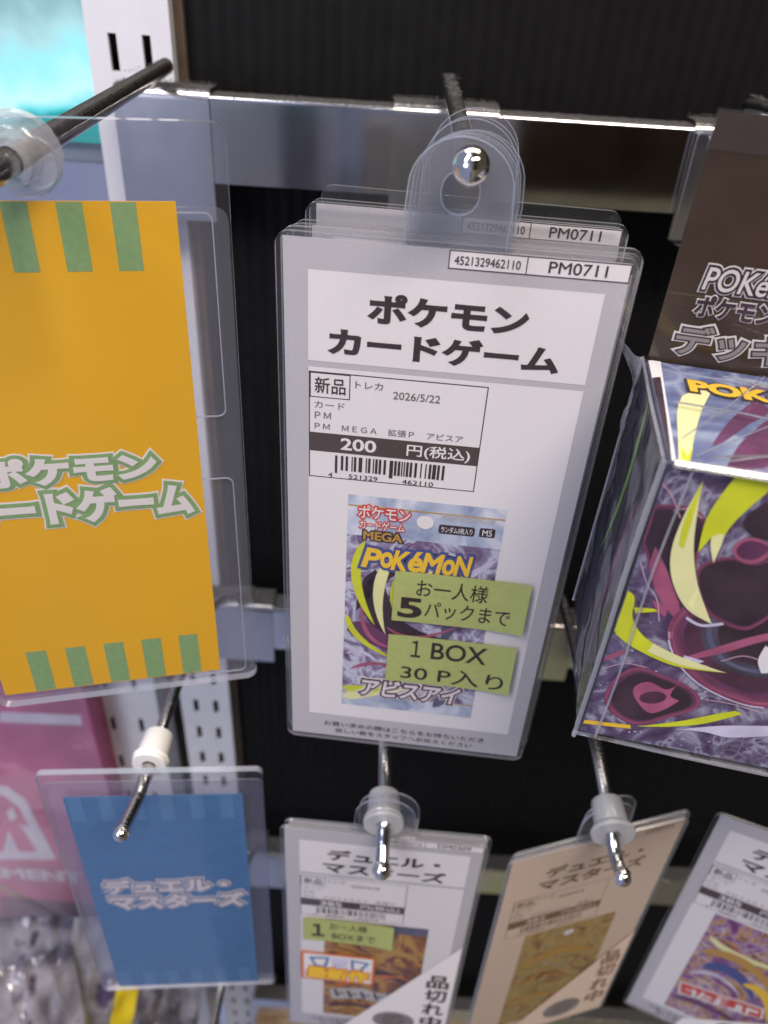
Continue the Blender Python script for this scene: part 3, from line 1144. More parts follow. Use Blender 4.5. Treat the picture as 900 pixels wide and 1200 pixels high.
G_STACK = 'laminated price tags stacked on the centre hook'
ya = math.radians(-3.56)
o_main = Vector((-.0354, .2193, -.0585))
MAIN = tag_a('front laminated price tag with two green stickers over its pack picture', place(o_main, ya), ya, G_STACK)
nrm = Vector((-math.sin(ya), math.cos(ya), 0))
# the tags behind it: plain copies without the code row, and at the back one with it
PLAIN = tag_a('', (0, 0, 0), 0, G_STACK, stickers=False, codes=False)
CODED = tag_a('', (0, 0, 0), 0, G_STACK, stickers=False)
used = set()
for proto, dist, dx, dz, dyaw, rl, lab in [
        (PLAIN, .0022, .0012, .0006, .3, .1, 'clear-edged tag directly behind the front tag of the centre stack'),
        (PLAIN, .0046, .0008, -.0002, -.3, .35, 'third clear-edged tag counting back from the front of the centre stack'),
        (PLAIN, .0070, .0020, .0005, .5, -.2, 'fourth clear-edged tag counting back from the front of the centre stack'),
        (PLAIN, .0100, .0032, .0002, .3, .5, 'fifth clear-edged tag, last of the close packed part of the centre stack'),
        (PLAIN, .0345, .0022, -.0002, -.8, .2, 'clear-edged tag right behind the gap in the centre stack, just before the visible code row'),
        (CODED, .0372, .0030, .0002, -1.0, .1, 'tag near the back of the centre stack whose code row shows beside the tab'),
        (PLAIN, .0560, .0036, .0002, -2.0, .3, 'rearmost clear-edged tag of the centre stack, peeping over all the others')]:
    o = proto if proto.name not in used else copy_tree(proto)
    used.add(proto.name)
    o.location = place(o_main, ya) + nrm * dist + Vector((dx, 0, dz))
    o.rotation_euler = (0, math.radians(rl), ya + math.radians(dyaw))
    o['label'] = lab


# sold-out tags of the lower row
def sold_out(t, white, ink, diag):
    A = Art(TX, TT, -.00105)
    A.poly(diag, white, 1)
    s = A.build('sold_out_card', t)
    L = Art(TX, TT, -.00105)
    for i, ch in enumerate('品切れ中'):
        L.text(ch, (83.2, 131 + i * 17.2, 95.4, 145.4 + i * 17.2), ink, 2, .03)
    L.disc(66.5, 193, 13.0, 11.5, 'oval_grey', 2)
    L.text('SORRY', (60.5, 186.0, 72.5, 189.4), ink, 3, .01)
    L.text('OUT OF', (59.5, 191.0, 73.5, 194.6), ink, 3, .01)
    L.text('STOCK', (60.5, 196.4, 72.5, 199.8), ink, 3, .01)
    L.build('lettering', s)


def tag_b(label, loc, yaw, artmat, white, grey, ink, dark, variant, roll=0.0):
    t = thing('price_tag', label, 'price tag', loc, yaw, 'sold-out price tags of the lower row', roll)
    pouch_and_tab(t)
    pc = card(t, white, grey)
    info_panel(t, pc, ink, dark, white, ('4904810053712', 'DM0309'), 'デュエル・', 'マスターズ', '385', '円(税込)',
               ('2026/4/18', 'ＤＭ', 'ＤＭ　ＤＭ２６ＥＸ１　拡張Ｐ'), (23.8, 16.2, 79.0, 24.8), (21.6, 27.4, 82.6, 36.0), ('4', '904810', '053712'), 17, .034)
    A = art()
    x0, t0, x1, t1 = 22.6, 82.0, 79.0, 195.0
    w, h = x1 - x0, t1 - t0
    q = lambda a, b: (x0 + a * w, t0 + b * h)
    A.rect(x0, t0, x1, t1, artmat, 2)
    F = lambda a, b, c, wd, m, lv, sk=.5: A.flame(q(*a), q(*b), q(*c), wd * w, m, lv, 14, sk)
    if variant == 'brown':
        A.rect(x0, t0, x1, t0 + .07 * h, 'art_slate', 3)
        F((.45, .40), (.7, .15), (.98, .35), .18, 'gold_print', 3)
        F((.35, .55), (.6, .40), (.9, .60), .22, 'art_dark', 3)
        F((.1, .70), (.5, .45), (.9, .52), .12, 'orange_edge', 4)
        F((.05, .92), (.3, .80), (.6, .90), .10, 'art_dark', 4)
        b = q(.05, .69) + q(.98, .79)
        A.poly([q(.06, .70), q(.40, .66), q(.60, .70), q(.96, .67), q(.98, .76), q(.60, .80), q(.40, .78), q(.10, .82)], 'silver_print', 5)
        for k in range(6):
            A.stroke([q(.12 + k * .14, .70), q(.16 + k * .14, .78)], 1.6, 'art_dark', 6)
            A.stroke([q(.12 + k * .14, .745), q(.22 + k * .14, .735)], 1.2, 'art_dark', 7)
    elif variant == 'gold':
        A.disc(*q(.50, .08), 3.2, 2.8, 'paper_white', 4)
        F((.05, .35), (.5, .15), (.95, .40), .22, 'gold_print', 3)
        F((.10, .55), (.4, .40), (.75, .62), .18, 'dm_art_brown', 3)
        F((.05, .75), (.4, .66), (.7, .80), .16, 'gold_print', 4)
    else:
        A.disc(*q(.62, .07), 4.0, 3.2, 'paper_white', 5)
        F((.05, .20), (.35, .34), (.95, .22), .16, 'lime_pale', 3)
        F((.05, .36), (.5, .18), (.98, .56), .22, 'gold_print', 4)
        F((.15, .50), (.4, .30), (.75, .62), .26, 'logo_blue', 4)
        F((.05, .60), (.3, .42), (.60, .62), .10, 'art_lilac', 5)
        F((.55, .50), (.85, .42), (.95, .75), .20, 'logo_yellow', 5)
        F((.02, .88), (.4, .78), (.90, .92), .16, 'art_plum', 5)
        A.poly([q(.02, .70), q(.86, .63), (q(.90, .74)), q(.06, .82)], 'white_print', 6)
        A.poly([q(.04, .71), q(.84, .645), (q(.88, .732)), q(.08, .805)], 'logo_red', 7)
        rg = random.Random(5)
        for k in range(5):
            bx_, bt_ = .11 + k * .15, .722 - k * .011
            for _ in range(4):
                if rg.random() < .5:
                    yv = bt_ + rg.uniform(.0, .07)
                    A.stroke([q(bx_, yv), q(bx_ + .12, yv - .01)], 1.3, 'white_print', 8 + _ * .1)
                else:
                    xv = bx_ + rg.uniform(.02, .10)
                    A.stroke([q(xv, bt_), q(xv + rg.uniform(-.04, .04), bt_ + .075)], 1.5, 'white_print', 8 + _ * .1)
    A.build('pack_picture', t)
    return t


yb = math.radians(-2.2)
B1 = tag_b('white sold-out price tag with a green sticker and a brown pack picture', place((-.0402, .2171, -.3367), yb), yb, 'dm_art_brown', 'paper_white', 'paper_grey', 'ink', 'ink_brown', 'brown')
sold_out(B1, 'paper_white', 'ink', [(98.6, 96.0), (98.6, 211), (33.5, 211)])
sticker(B1, (11.0, 80.9, 60.4, 103.9), [('１', (16.0, 86.5, 22.4, 98.5), .03), ('お一人様', (25.5, 83.6, 46.0, 90.4), .004), ('BOXまで', (27.0, 93.6, 51.0, 100.4), .006)])
mb = MB()
mb.box(((9.4 - TX) / 1000, -.00118, -(150.0 - TT) / 1000), ((52.2 - TX) / 1000, -.00106, -(118 - TT) / 1000), 'orange_edge')
st = mb.build('new_item_sticker', B1)
st['label'] = 'white sticker with orange border and fat yellow characters'
A = Art(TX, TT, -.0012)
A.rect(11.0, 119.6, 50.6, 148.4, 'white_print', 1)
A.poly([(14, 123), (26, 121.5), (24, 135), (17, 133)], 'blue_stripe', 2)
A.poly([(26.5, 121.5), (37, 121.5), (35.5, 134), (28, 134)], 'art_lilac', 2)
A.poly([(38, 122), (49, 124), (44, 136), (38.5, 134)], 'blue_stripe', 2)
A.poly([(16.5, 125), (24, 124), (22.5, 132), (18.5, 131.5)], 'white_print', 3)
A.poly([(40, 124), (46.5, 125.5), (43, 133), (40, 132.5)], 'white_print', 3)
A.text('最新作', (13.4, 134.0, 48.4, 146.6), 'orange_edge', 4, .05, .06)
A.text('最新作', (13.4, 134.0, 48.4, 146.6), 'logo_yellow', 7, .05)
A.build('lettering', st)

yb2 = math.radians(17.9)
B2 = tag_b('sold-out price tag with a warm tan reflection painted in, turned to the left, with a muted gold pack picture', place((.0712, .2112, -.3451), yb2), yb2, 'dm_art_gold', 'paper_warm_sheen', 'paper_warm_sheen', 'ink_warm_sheen', 'ink_warm_sheen', 'gold')
sold_out(B2, 'paper_warm_sheen', 'ink_warm_sheen', [(98.6, 112.0), (98.6, 211), (26, 211)])
yb3 = math.radians(-20.6)
B3 = tag_b('white sold-out price tag cut by the right edge, with a purple and gold pack picture', place((.1815, .2445, -.3425), yb3), yb3, 'dm_art_purple', 'paper_white', 'paper_grey', 'ink', 'ink_brown', 'purple')
sold_out(B3, 'paper_white', 'ink', [(98.6, 150.0), (98.6, 211), (33, 211), (36, 199)])

# a second pouch behind each sold-out tag of the centre hooks
for src, lab in ((B1, 'spare laminated tag close behind the white sold-out tag with the green sticker'), (B2, 'spare laminated tag close behind the tan sold-out tag')):
    s = thing('price_tag', lab, 'price tag', src.location + Vector((.0018, .0036, .0008)), src.rotation_euler.z + .01, 'sold-out price tags of the lower row')
    pouch_and_tab(s)
    card(s)


# ------------------------------------------------------------------ collars on the hooks
def collar(label, c, axis, r=.0088, length=.015, flange=.0125, mat='frosted', hole=.0036):
    t = thing('hook_collar', label, 'collar', c, 0, 'plastic collars on the hooks')
    mb = MB()
    L = length
    mb.lathe((0, 0, 0), axis, [(0, hole), (0, flange), (.0016, flange + .0004), (.0030, flange - .0003), (.0036, r + .0012), (.0046, r), (L - .0012, r * .93), (L - .0003, r * .90), (L, r * .82), (L, hole), (0, hole)], mat, 32)
    mb.build('sleeve_ring', t, angle=40)
    return t


collar('frosted collar on the hook of the white sold-out tag', (.0093, .2115, -.3235), (-.02, 1, .03), r=.0080, length=.0165, flange=.0092)
collar('frosted collar on the hook of the tan sold-out tag', (.1176, .2150, -.3245), (.0, 1, .05), r=.0082, length=.0175, flange=.0102)
collar('milky ring on the hook of the yellow divider card', (-.1012, .2170, -.0428), (.083, -1, -.014), r=.0066, length=.012, flange=.0105, mat='frosted_thin', hole=.0040)
t = collar('opaque white collar on the bent hook above the blue card', (-.1003, .2205, -.3025), (0, 1, 0), r=.0072, length=.0175, flange=.0077, mat='collar_white', hole=.0031)

# ------------------------------------------------------------------ yellow divider card
yy = math.radians(14.62)
o_y = Vector((-.1437, .2022, -.0539))
t = thing('divider_card', 'yellow divider card with green stripes in a thick clear sleeve', 'divider card', o_y, yy)
plate('sleeve', [round_rect(-2.9, -20.4, 97.6, 190.5, 4.5), slot_outline(47.6, -9.4 - 6.5, -3.0, 6.0)], -.0016, .0018, 'sleeve_clear', 'sleeve_edge', 0, 0, t)
plate('back_sheet', [round_rect(-2.4, 2.0, 97.1, 190.0, 4.0)], .0020, .0023, 'sleeve_painted_sheen', 'sleeve_edge', 0, 0, t)  # extra sheet that carries the painted bluish sheen
plate('pocket_flap', [round_rect(70, 92.0, 93.4, 187.6, 2.6), shrink(round_rect(70, 92.0, 93.4, 187.6, 2.6), .35)], .0004, .0009, 'sleeve_edge', 'sleeve_edge', 0, 0, t)
plate('pocket_flap', [round_rect(70, 3.0, 92.6, 68.0, 2.6), shrink(round_rect(70, 3.0, 92.6, 68.0, 2.6), .35)], .0004, .0009, 'sleeve_edge', 'sleeve_edge', 0, 0, t)
mb = MB()
mb.box((0, -.0002, -.185), (.0828, .0001, 0), 'yellow_paper')
mb.box((.0002, .00012, -.1848), (.0540, .0002, -.0002), 'white_print')
mb.box((.0540, .00012, -.1848), (.0826, .0002, -.0002), 'art_dark')  # dark strip added on the unseen back to darken the rail's reflection
pc = mb.build('paper_card', t)
A = Art(0, 0, -.0002)
for k in range(6):
    A.rect(9.1 + k * 14.05, .2, 15.9 + k * 14.05, 19.1, 'green_print', 1) if 9.1 + k * 14.05 < 75 else None
for k in range(1, 6):
    x = -2.6 + k * 14.1
    A.rect(max(x, 0.4), 163.4, x + 7.3, 184.6, 'green_print', 1)
A.build('stripe_print', pc)
A = Art(0, 0, -.0002)
for bx, body in (((14.6, 79.2, 67.6, 88.8), 'ポケモン'), ((4.0, 92.6, 78.4, 104.6), 'カードゲーム')):
    A.text(body, bx, 'white_print', 2, .0, .215)
    A.text(body, bx, 'green_print', 5, .0, .17)
    A.text(body, bx, 'white_print', 8, .060, 0)
A.build('lettering', pc)

# ------------------------------------------------------------------ blue divider card
yl = math.radians(5.68)
o_b = Vector((-.1483, .2104, -.2991))
t = thing('divider_card', 'blue divider card with pale lettering in a clear sleeve', 'divider card', o_b, yl)
t.scale = (1.121, 1.121, 1.121)
plate('sleeve', [round_rect(0, 0, 90.0, 183.6, 3.0), slot_outline(43.0, .7, 6.7, 3.0)], -.0012, .0014, 'sleeve_clear', 'sleeve_edge', 0, 0, t)
plate('back_sheet', [round_rect(.5, 9.0, 89.6, 183.2, 3.0)], .0016, .0019, 'sleeve_painted_sheen', 'sleeve_edge', 0, 0, t)  # sheet carrying the painted sheen of this sleeve
mb = MB()
mb.box((.008, -.0002, -.1815), (.0812, .0001, -.0163), 'blue_paper')
pc = mb.build('paper_card', t)
A = Art(0, 0, -.0002)
for k in range(6):
    A.rect(9.5 + k * 12.4, 16.3, 15.2 + k * 12.4, 33.0, 'blue_stripe', 1)
    A.rect(9.5 + k * 12.4, 166.0, 15.2 + k * 12.4, 181.4, 'blue_stripe', 1)
A.build('stripe_print', pc)
A = Art(0, 0, -.0002)
for bx, body in (((15.6, 78.6, 70.6, 89.0), 'デュエル・'), ((16.4, 91.4, 77.6, 102.6), 'マスターズ')):
    A.text(body, bx, 'pinkish_print', 2, .0, .17)
    A.text(body, bx, 'blue_outline', 5, .0, .115)
    A.text(body, bx, 'pinkish_print', 8, .06, 0)
A.build('lettering', pc)

# ------------------------------------------------------------------ wrapped box with brown header card at the right
BW, BD, BH = .165, .060, .0935
yx = math.radians(-9.0)
P_box = Vector((.0642, .1536, -.0873))
t = thing('card_box', 'shrink-wrapped purple card box with lime swooshes under a brown header card', 'box', P_box, yx, None, math.radians(1.2))
ex, ey = Vector((math.cos(yx), math.sin(yx), 0)), Vector((-math.sin(yx), math.cos(yx), 0))
mb = MB()
mb.box((0, 0, -BH), (BW, BD, 0), 'art_slate', .0006)
body = mb.build('carton', t)


def onface(x, y, top=False):
    """photo pixel to mm on the box front (or top)"""
    d = ray(x, y)
    if top:
        p = d * (P_box.z / d.z)
        q = p - P_box
        return q.dot(ex) * 1000, q.dot(ey) * 1000
    nn = ey
    p = d * (P_box.dot(nn) / d.dot(nn))
    q = p - P_box
    return q.dot(ex) * 1000, -q.z * 1000


def soften(pts, n=5):
    """rounds an outline through its points, keeping the sharp tips sharp"""
    m_ = len(pts)
    tg = []
    for i in range(m_):
        a, b, c = Vector(pts[i - 1]), Vector(pts[i]), Vector(pts[(i + 1) % m_])
        u, v = (b - a), (c - b)
        cs = u.normalized().dot(v.normalized()) if u.length and v.length else 1
        tg.append(Vector((0, 0)) if cs < .15 else (c - a) * .5)
    res = []
    for i in range(m_):
        p0, p1 = Vector(pts[i]), Vector(pts[(i + 1) % m_])
        l = (p1 - p0).length
        t0_, t1_ = tg[i].copy(), tg[(i + 1) % m_].copy()
        if t0_.length > 1e-6:
            t0_ = t0_.normalized() * l
        if t1_.length > 1e-6:
            t1_ = t1_.normalized() * l
        for k in range(n):
            x = k / n
            h = p0 * (2 * x ** 3 - 3 * x * x + 1) + t0_ * (x ** 3 - 2 * x * x + x) + p1 * (-2 * x ** 3 + 3 * x * x) + t1_ * (x ** 3 - x * x)
            res.append((h.x, h.y))
    return res


def crop(pts, top=False):
    return [onface(660 + a / 2.308, 380 + b / 2.308, top) for a, b in pts]


A = Art(0, 0, -.0001)
A.rect(0.3, .3, BW * 1000 - .3, BH * 1000 - .3, 'box_art', 1)
bw, bh = BW * 1000, BH * 1000


def cpoly(pts, mat, lv):
    A.poly([(min(max(x, .4), bw - .4), min(max(tt, .4), bh - .4)) for x, tt in soften(crop(pts))], mat, lv)


def nest(pts, mats, step, lv, cap=None):
    """printed glow: the outline again and again, each a little smaller"""
    q = soften(crop(pts))
    cx, ct = sum(p[0] for p in q) / len(q), sum(p[1] for p in q) / len(q)
    for k, mt in enumerate(mats):
        f = 1 - step * k
        A.poly([(min(max(cx + (x - cx) * f, .4), bw - .4), min(max(ct + (tt - ct) * f, .4), bh - .4)) for x, tt in q], mt, lv + k * .12)


DARKGLOW = ['art_mixa', 'art_mixb', 'art_mixc', 'art_dark']
nest([(205, 500), (300, 488), (370, 505), (392, 560), (370, 620), (350, 720), (300, 770), (255, 700), (225, 600), (195, 560)], DARKGLOW, .035, 2)
cpoly([(255, 600), (300, 690), (330, 790), (318, 800), (270, 740), (240, 660)], 'art_pink', 3)
nest([(295, 830), (330, 770), (400, 720), (470, 690), (560, 680), (700, 700), (800, 800), (800, 1000), (560, 1030), (420, 990), (330, 920)],
     ['art_blush', 'art_pink', 'art_pink', 'art_mixa', 'art_mixa', 'art_mixb', 'art_mixb', 'art_plum', 'art_plum', 'art_mixc', 'art_mixc', 'art_mixc'], .022, 3)
nest([(370, 800), (420, 750), (560, 720), (700, 740), (760, 830), (700, 940), (560, 960), (440, 930), (380, 870)], ['art_mixc', 'art_slate2', 'art_slate', 'art_slate2', 'art_dark'], .09, 5)
cpoly([(345, 895), (450, 860), (554, 830), (650, 815), (650, 835), (554, 850), (450, 882), (350, 905)], 'art_pink', 6)
nest([(370, 660), (450, 625), (530, 640), (640, 600), (640, 700), (520, 815), (440, 800), (390, 760)], DARKGLOW, .03, 6)
cpoly([(465, 600), (500, 570), (560, 585), (560, 620), (520, 640), (480, 630)], 'art_pink', 7)
cpoly([(475, 600), (505, 578), (560, 592), (555, 610), (520, 628), (485, 622)], 'art_plum', 8)
cpoly([(490, 530), (540, 480), (600, 470), (600, 560), (560, 575), (510, 560)], 'art_dark', 7)
cpoly([(340, 890), (395, 905), (380, 912), (440, 935), (395, 928), (405, 918), (340, 900)], 'art_lilac', 8)
cpoly([(345, 785), (385, 805), (440, 800), (445, 806), (385, 812), (342, 792)], 'art_lilac', 8)
# lime flames
cpoly([(378, 418), (330, 510), (297, 610), (303, 690), (345, 765), (412, 803), (372, 700), (358, 600), (366, 500)], 'lime_pale', 9)
cpoly([(378, 420), (338, 505), (318, 590), (330, 600), (352, 520)], 'lime', 10)
cpoly([(532, 322), (450, 425), (390, 520), (370, 612), (404, 570), (412, 640), (452, 545), (560, 440), (640, 380), (640, 330), (560, 360), (528, 372)], 'lime', 9)
cpoly([(404, 572), (412, 638), (440, 565), (430, 560)], 'lime_pale', 10)
cpoly([(165, 712), (128, 790), (165, 845), (240, 890), (330, 922), (455, 935), (330, 895), (235, 845), (198, 790), (200, 730)], 'lime', 9)
cpoly([(240, 880), (330, 915), (455, 935), (330, 893), (255, 858)], 'lime_pale', 10)
cpoly([(200, 762), (255, 765), (265, 772), (205, 778)], 'lime', 9)
cpoly([(540, 900), (560, 860), (580, 880), (575, 930), (550, 935)], 'white_print', 9)
# lower left: rocky dark shapes with pink light
nest([(130, 1000), (200, 930), (290, 950), (370, 990), (380, 1030), (300, 1060), (220, 1080), (150, 1050)], ['art_pink'] + DARKGLOW, .04, 3)
cpoly([(205, 985), (245, 965), (300, 985), (350, 945), (305, 1000), (330, 1015), (260, 1050), (225, 1030)], 'art_pink', 4)
A.disc(*onface(660 + 258 / 2.308, 380 + 1007 / 2.308), 3.6, 2.4, 'art_mixc', 5, 24, -.4)
cpoly([(110, 905), (180, 880), (175, 892), (115, 915)], 'art_pink', 3)
cpoly([(250, 745), (290, 762), (285, 790), (262, 770)], 'art_pink', 4)
cpoly([(60, 1068), (200, 1082), (200, 1092), (60, 1078)], 'logo_yellow', 6)
cpoly([(215, 1085), (330, 1070), (480, 1040), (500, 1048), (400, 1075), (300, 1085)], 'lime', 6)
cpoly([(330, 1092), (450, 1080), (640, 1080), (640, 1100), (470, 1112), (400, 1098)], 'art_lilac', 6)
A.build('front_print', body)

r = random.Random(21)


def specks(n, x0, t0, x1, t1, lo, hi, mats, lv):
    for _ in range(n):
        x, tt = r.uniform(x0, x1), r.uniform(t0, t1)
        a, l, w_ = r.uniform(0, 3.14), r.uniform(lo, hi), r.uniform(.15, .4)
        A.poly([(x - math.cos(a) * l, tt - math.sin(a) * l), (x - math.sin(a) * l * w_, tt + math.cos(a) * l * w_),
                (x + math.cos(a) * l, tt + math.sin(a) * l), (x + math.sin(a) * l * w_, tt - math.cos(a) * l * w_)], r.choice(mats), lv)


A = Art(0, 0, -.0001)
specks(420, 1, 1, 70, 92, .15, .7, ['art_lilac', 'art_slate', 'art_plum', 'art_lilac', 'white_print'], 1.6)


def rim(pts, mat, w_, lv, a=0, b=None):
    q = soften(crop(pts))
    q = q[a * 5:(b * 5 if b else None)]
    A.stroke([(min(max(x, .4), bw - .4), min(max(tt, .4), bh - .4)) for x, tt in q], w_, mat, lv)


BIG = [(295, 830), (330, 770), (400, 720), (470, 690), (560, 680), (700, 700), (800, 800), (800, 1000), (560, 1030), (420, 990), (330, 920)]
rim(BIG, 'art_lilac', .45, 6.5, 8)
rim([(p_[0] + 4, p_[1] - 2) for p_ in BIG], 'art_rose', 1.3, 4.5)
rim([(205, 500), (300, 488), (370, 505), (392, 560), (370, 620), (350, 720), (300, 770), (255, 700), (225, 600), (195, 560)], 'art_rose', .5, 2.5)
rim([(130, 1000), (200, 930), (290, 950), (370, 990), (380, 1030), (300, 1060), (220, 1080), (150, 1050)], 'art_rose', .6, 3.4)
rim([(370, 660), (450, 625), (530, 640), (640, 600), (640, 700), (520, 815), (440, 800), (390, 760)], 'art_rose', .35, 6.6)
for pts in ([(215, 640), (235, 700), (262, 740), (270, 800)], [(120, 930), (180, 915), (240, 925)], [(400, 1010), (470, 1020), (560, 1045)], [(300, 500), (345, 495), (380, 520)],
            [(420, 460), (445, 440), (470, 400)], [(250, 420), (290, 450), (320, 520)], [(440, 905), (500, 890), (560, 905)]):
    pts = [(q.x, q.y) for q in smooth_path([(x, tt, 0) for x, tt in crop(pts)], 6)]
    A.stroke([(min(max(x, .4), bw - .4), min(max(tt, .4), bh - .4)) for x, tt in pts], .28, 'art_blush', 6.8)
A.build('line_print', body)
A = Art(fmap=lambda x, tt, y: Vector((x / 1000, BD + .0001 - y, -tt / 1000)))
A.poly([(.5, .5), (.5, bh - .5), (bw - .5, bh - .5), (bw - .5, .5)], 'olive_back', 1)
A.build('back_print', body)

# print on the top and side faces
A = Art(fmap=lambda x, tt, y: Vector((x / 1000, tt / 1000, .0001 - y)))
A.poly([(.4, .4), (bw - .4, .4), (bw - .4, BD * 1000 - .4), (.4, BD * 1000 - .4)], 'box_top_art', 1)


def tpoly(pts, mat, lv):
    q = [(min(max(x, .4), bw - .4), min(max(tt, .4), BD * 1000 - .4)) for x, tt in soften(crop(pts, True))]
    A.poly(q, mat, lv)


tpoly([(405, 175), (322, 195), (310, 320), (322, 462), (345, 350), (372, 240)], 'lime_pale', 3)
tpoly([(318, 330), (322, 462), (352, 330), (335, 360)], 'lime', 4)
tpoly([(520, 200), (450, 260), (400, 330), (430, 320), (500, 270), (560, 230)], 'art_plum', 2)
tpoly([(560, 250), (480, 320), (440, 390), (560, 380)], 'art_plum', 2)
tpoly([(226, 104), (262, 100), (306, 384), (264, 380)], 'white_print', 4)
tpoly([(240, 150), (262, 146), (292, 372), (276, 374)], 'art_dark', 5)
A.build('top_print', body)
gx, gt = onface(660 + 345 / 2.308, 380 + 175 / 2.308, True)
A = Art(fmap=lambda x, tt, y: Vector((x / 1000, (2 * gt - tt) / 1000, .0001 - y)))
A.text('POKéMON', (gx, gt - 5.0, gx + 50, gt + 2.0), 'art_dark', 5, .05, .07)
A.text('POKéMON', (gx, gt - 5.0, gx + 50, gt + 2.0), 'logo_yellow', 8, .05)
A.build('lettering', body)
A = Art(fmap=lambda x, tt, y: Vector((-.0001 + y, (BD * 1000 - x) / 1000, -tt / 1000)))
A.rect(.4, .4, BD * 1000 - .4, bh - .4, 'navy_side', 1)
A.flame((20, 2), (30, 30), (14, 60), 5, 'green_streak', 2)
A.flame((44, 20), (36, 50), (44, 90), 7, 'art_plum', 2)
A.build('side_print', body)


# shrink wrap: a second skin a little larger, with pulled creases
def wrap_skin():
    bm = bmesh.new()
    bmesh.ops.create_cube(bm, size=1.0)
    g = .0011
    for q in bm.verts:
        q.co = Vector((-g + (q.co.x + .5) * (BW + 2 * g), -g * .9 + (q.co.y + .5) * (BD + g * 1.9 - .0004), -BH - g + (q.co.z + .5) * (BH + 2 * g)))
    bmesh.ops.subdivide_edges(bm, edges=bm.edges[:], cuts=18, use_grid_fill=True)
    r = random.Random(8)
    for q in bm.verts:
        s = .00035 * (math.sin(q.co.x * 310 + q.co.z * 190) * math.sin(q.co.y * 260 + q.co.x * 70) + r.uniform(-.35, .35))
        n = q.co - Vector((BW / 2, BD / 2, -BH / 2))
        a = max(range(3), key=lambda i: abs(n[i]) / (BW, BD, BH)[i])
        q.co[a] += s * (1 if n[a] > 0 else -1)
    bm.verts.index_update()
    vs = [q.co.copy() for q in bm.verts]
    fs = [[q.index for q in fc.verts] for fc in bm.faces]
    bm.free()
    return link_mesh('shrink_wrap', vs, fs, ['wrap'], None, t, True)


wr = wrap_skin()
mb = MB()
g = .0013
mb.tube(smooth_path([(.001, -g, .0006), (.03, -g - .0002, .0009), (.08, -g, .0007), (.16, -g, .0008)]), .0010, 'wrap_glare', 12)  # glare along the front top edge, built as a pale tube
mb.tube(smooth_path([(-g, -g, .001), (-g - .0004, -g, -.03), (-g, -g, -.06), (-g, -g, -BH - g)]), .0007, 'wrap_edge', 6)
mb.tube(smooth_path([(.0055, -g, .0005), (.0045, -g - .0002, -.03), (.0052, -g, -.065), (.0048, -g, -BH)]), .00035, 'wrap_edge', 6)
mb.tube(smooth_path([(-g, BD - .001, .001), (-g - .0004, .03, .0013), (-g, .0, .001)]), .0005, 'wrap_edge', 6)
mb.tube(smooth_path([(-g, BD, .0), (-g, BD, -.05), (-g, BD, -BH)]), .0005, 'wrap_edge', 6)
mb.tube(smooth_path([(-g, 0, -BH - .0012), (.05, -g, -BH - .0013), (.16, -g, -BH - .001)]), .0006, 'wrap_edge', 6)
# diagonal stretch creases over the top face and left side
for a, b, c in (((.006, .002, .0018), (.035, .03, .0022), (.075, .052, .0018)), ((.012, .001, .0018), (.05, .022, .0021), (.10, .05, .0018)), ((.004, .01, .0018), (.02, .035, .0021), (.032, .056, .0018))):
    mb.tube(smooth_path([a, b, c]), .00022, 'wrap_edge', 5)
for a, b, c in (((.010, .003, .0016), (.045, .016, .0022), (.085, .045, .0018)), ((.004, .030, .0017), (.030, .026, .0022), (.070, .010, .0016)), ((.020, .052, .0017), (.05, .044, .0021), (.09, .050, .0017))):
    mb.tube(smooth_path([a, b, c]), .00030, 'wrap_glare', 6)  # whitish tubes stand in for curved glare streaks
mb.build('film_crease_and_glare', wr)
# pinched flap of film at the upper back corner
r = random.Random(12)
vs, fs = [], []
for jj in range(9):
    for ii in range(6):
        u, v = ii / 5, jj / 8
        wdt = .0085 * (1 - v) ** .7 * (.5 + .5 * math.sin(2 + v * 5))
        vs.append((-.0013 - u * wdt, BD - .001 + r.uniform(-.0008, .0008) - .002 * math.sin(u * 4 + v * 9), .0045 * (1 - v) * u + .001 - v * .026 + r.uniform(-.0005, .0005)))
for jj in range(8):
    for ii in range(5):
        fs.append([jj * 6 + ii, jj * 6 + ii + 1, (jj + 1) * 6 + ii + 1, (jj + 1) * 6 + ii])
link_mesh('film_flap', vs, fs, ['wrap_edge'], None, wr, True)

# header card standing up behind the box
hz0, hz1 = .0006, .0652
hx0, hx1 = .0005, .150
mb = MB()
mb.box((hx0, BD + .0012, hz0 - .03), (hx1, BD + .0020, hz1), 'header_brown')
hc = mb.build('header_card', t)
hc['label'] = 'dark brown header card with silver lettering'
A = Art(fmap=lambda x, tt, y: Vector((hx0 + x / 1000, BD + .00118 + y, hz1 - tt / 1000)))
r = random.Random(3)


def onheader(x, y):
    p0 = P_box + ey * (BD + .0012)
    d = ray(x, y)
    p = d * (p0.dot(ey) / d.dot(ey))
    q = p - p0
    return (q.dot(ex) - hx0) * 1000, (hz1 - q.z) * 1000


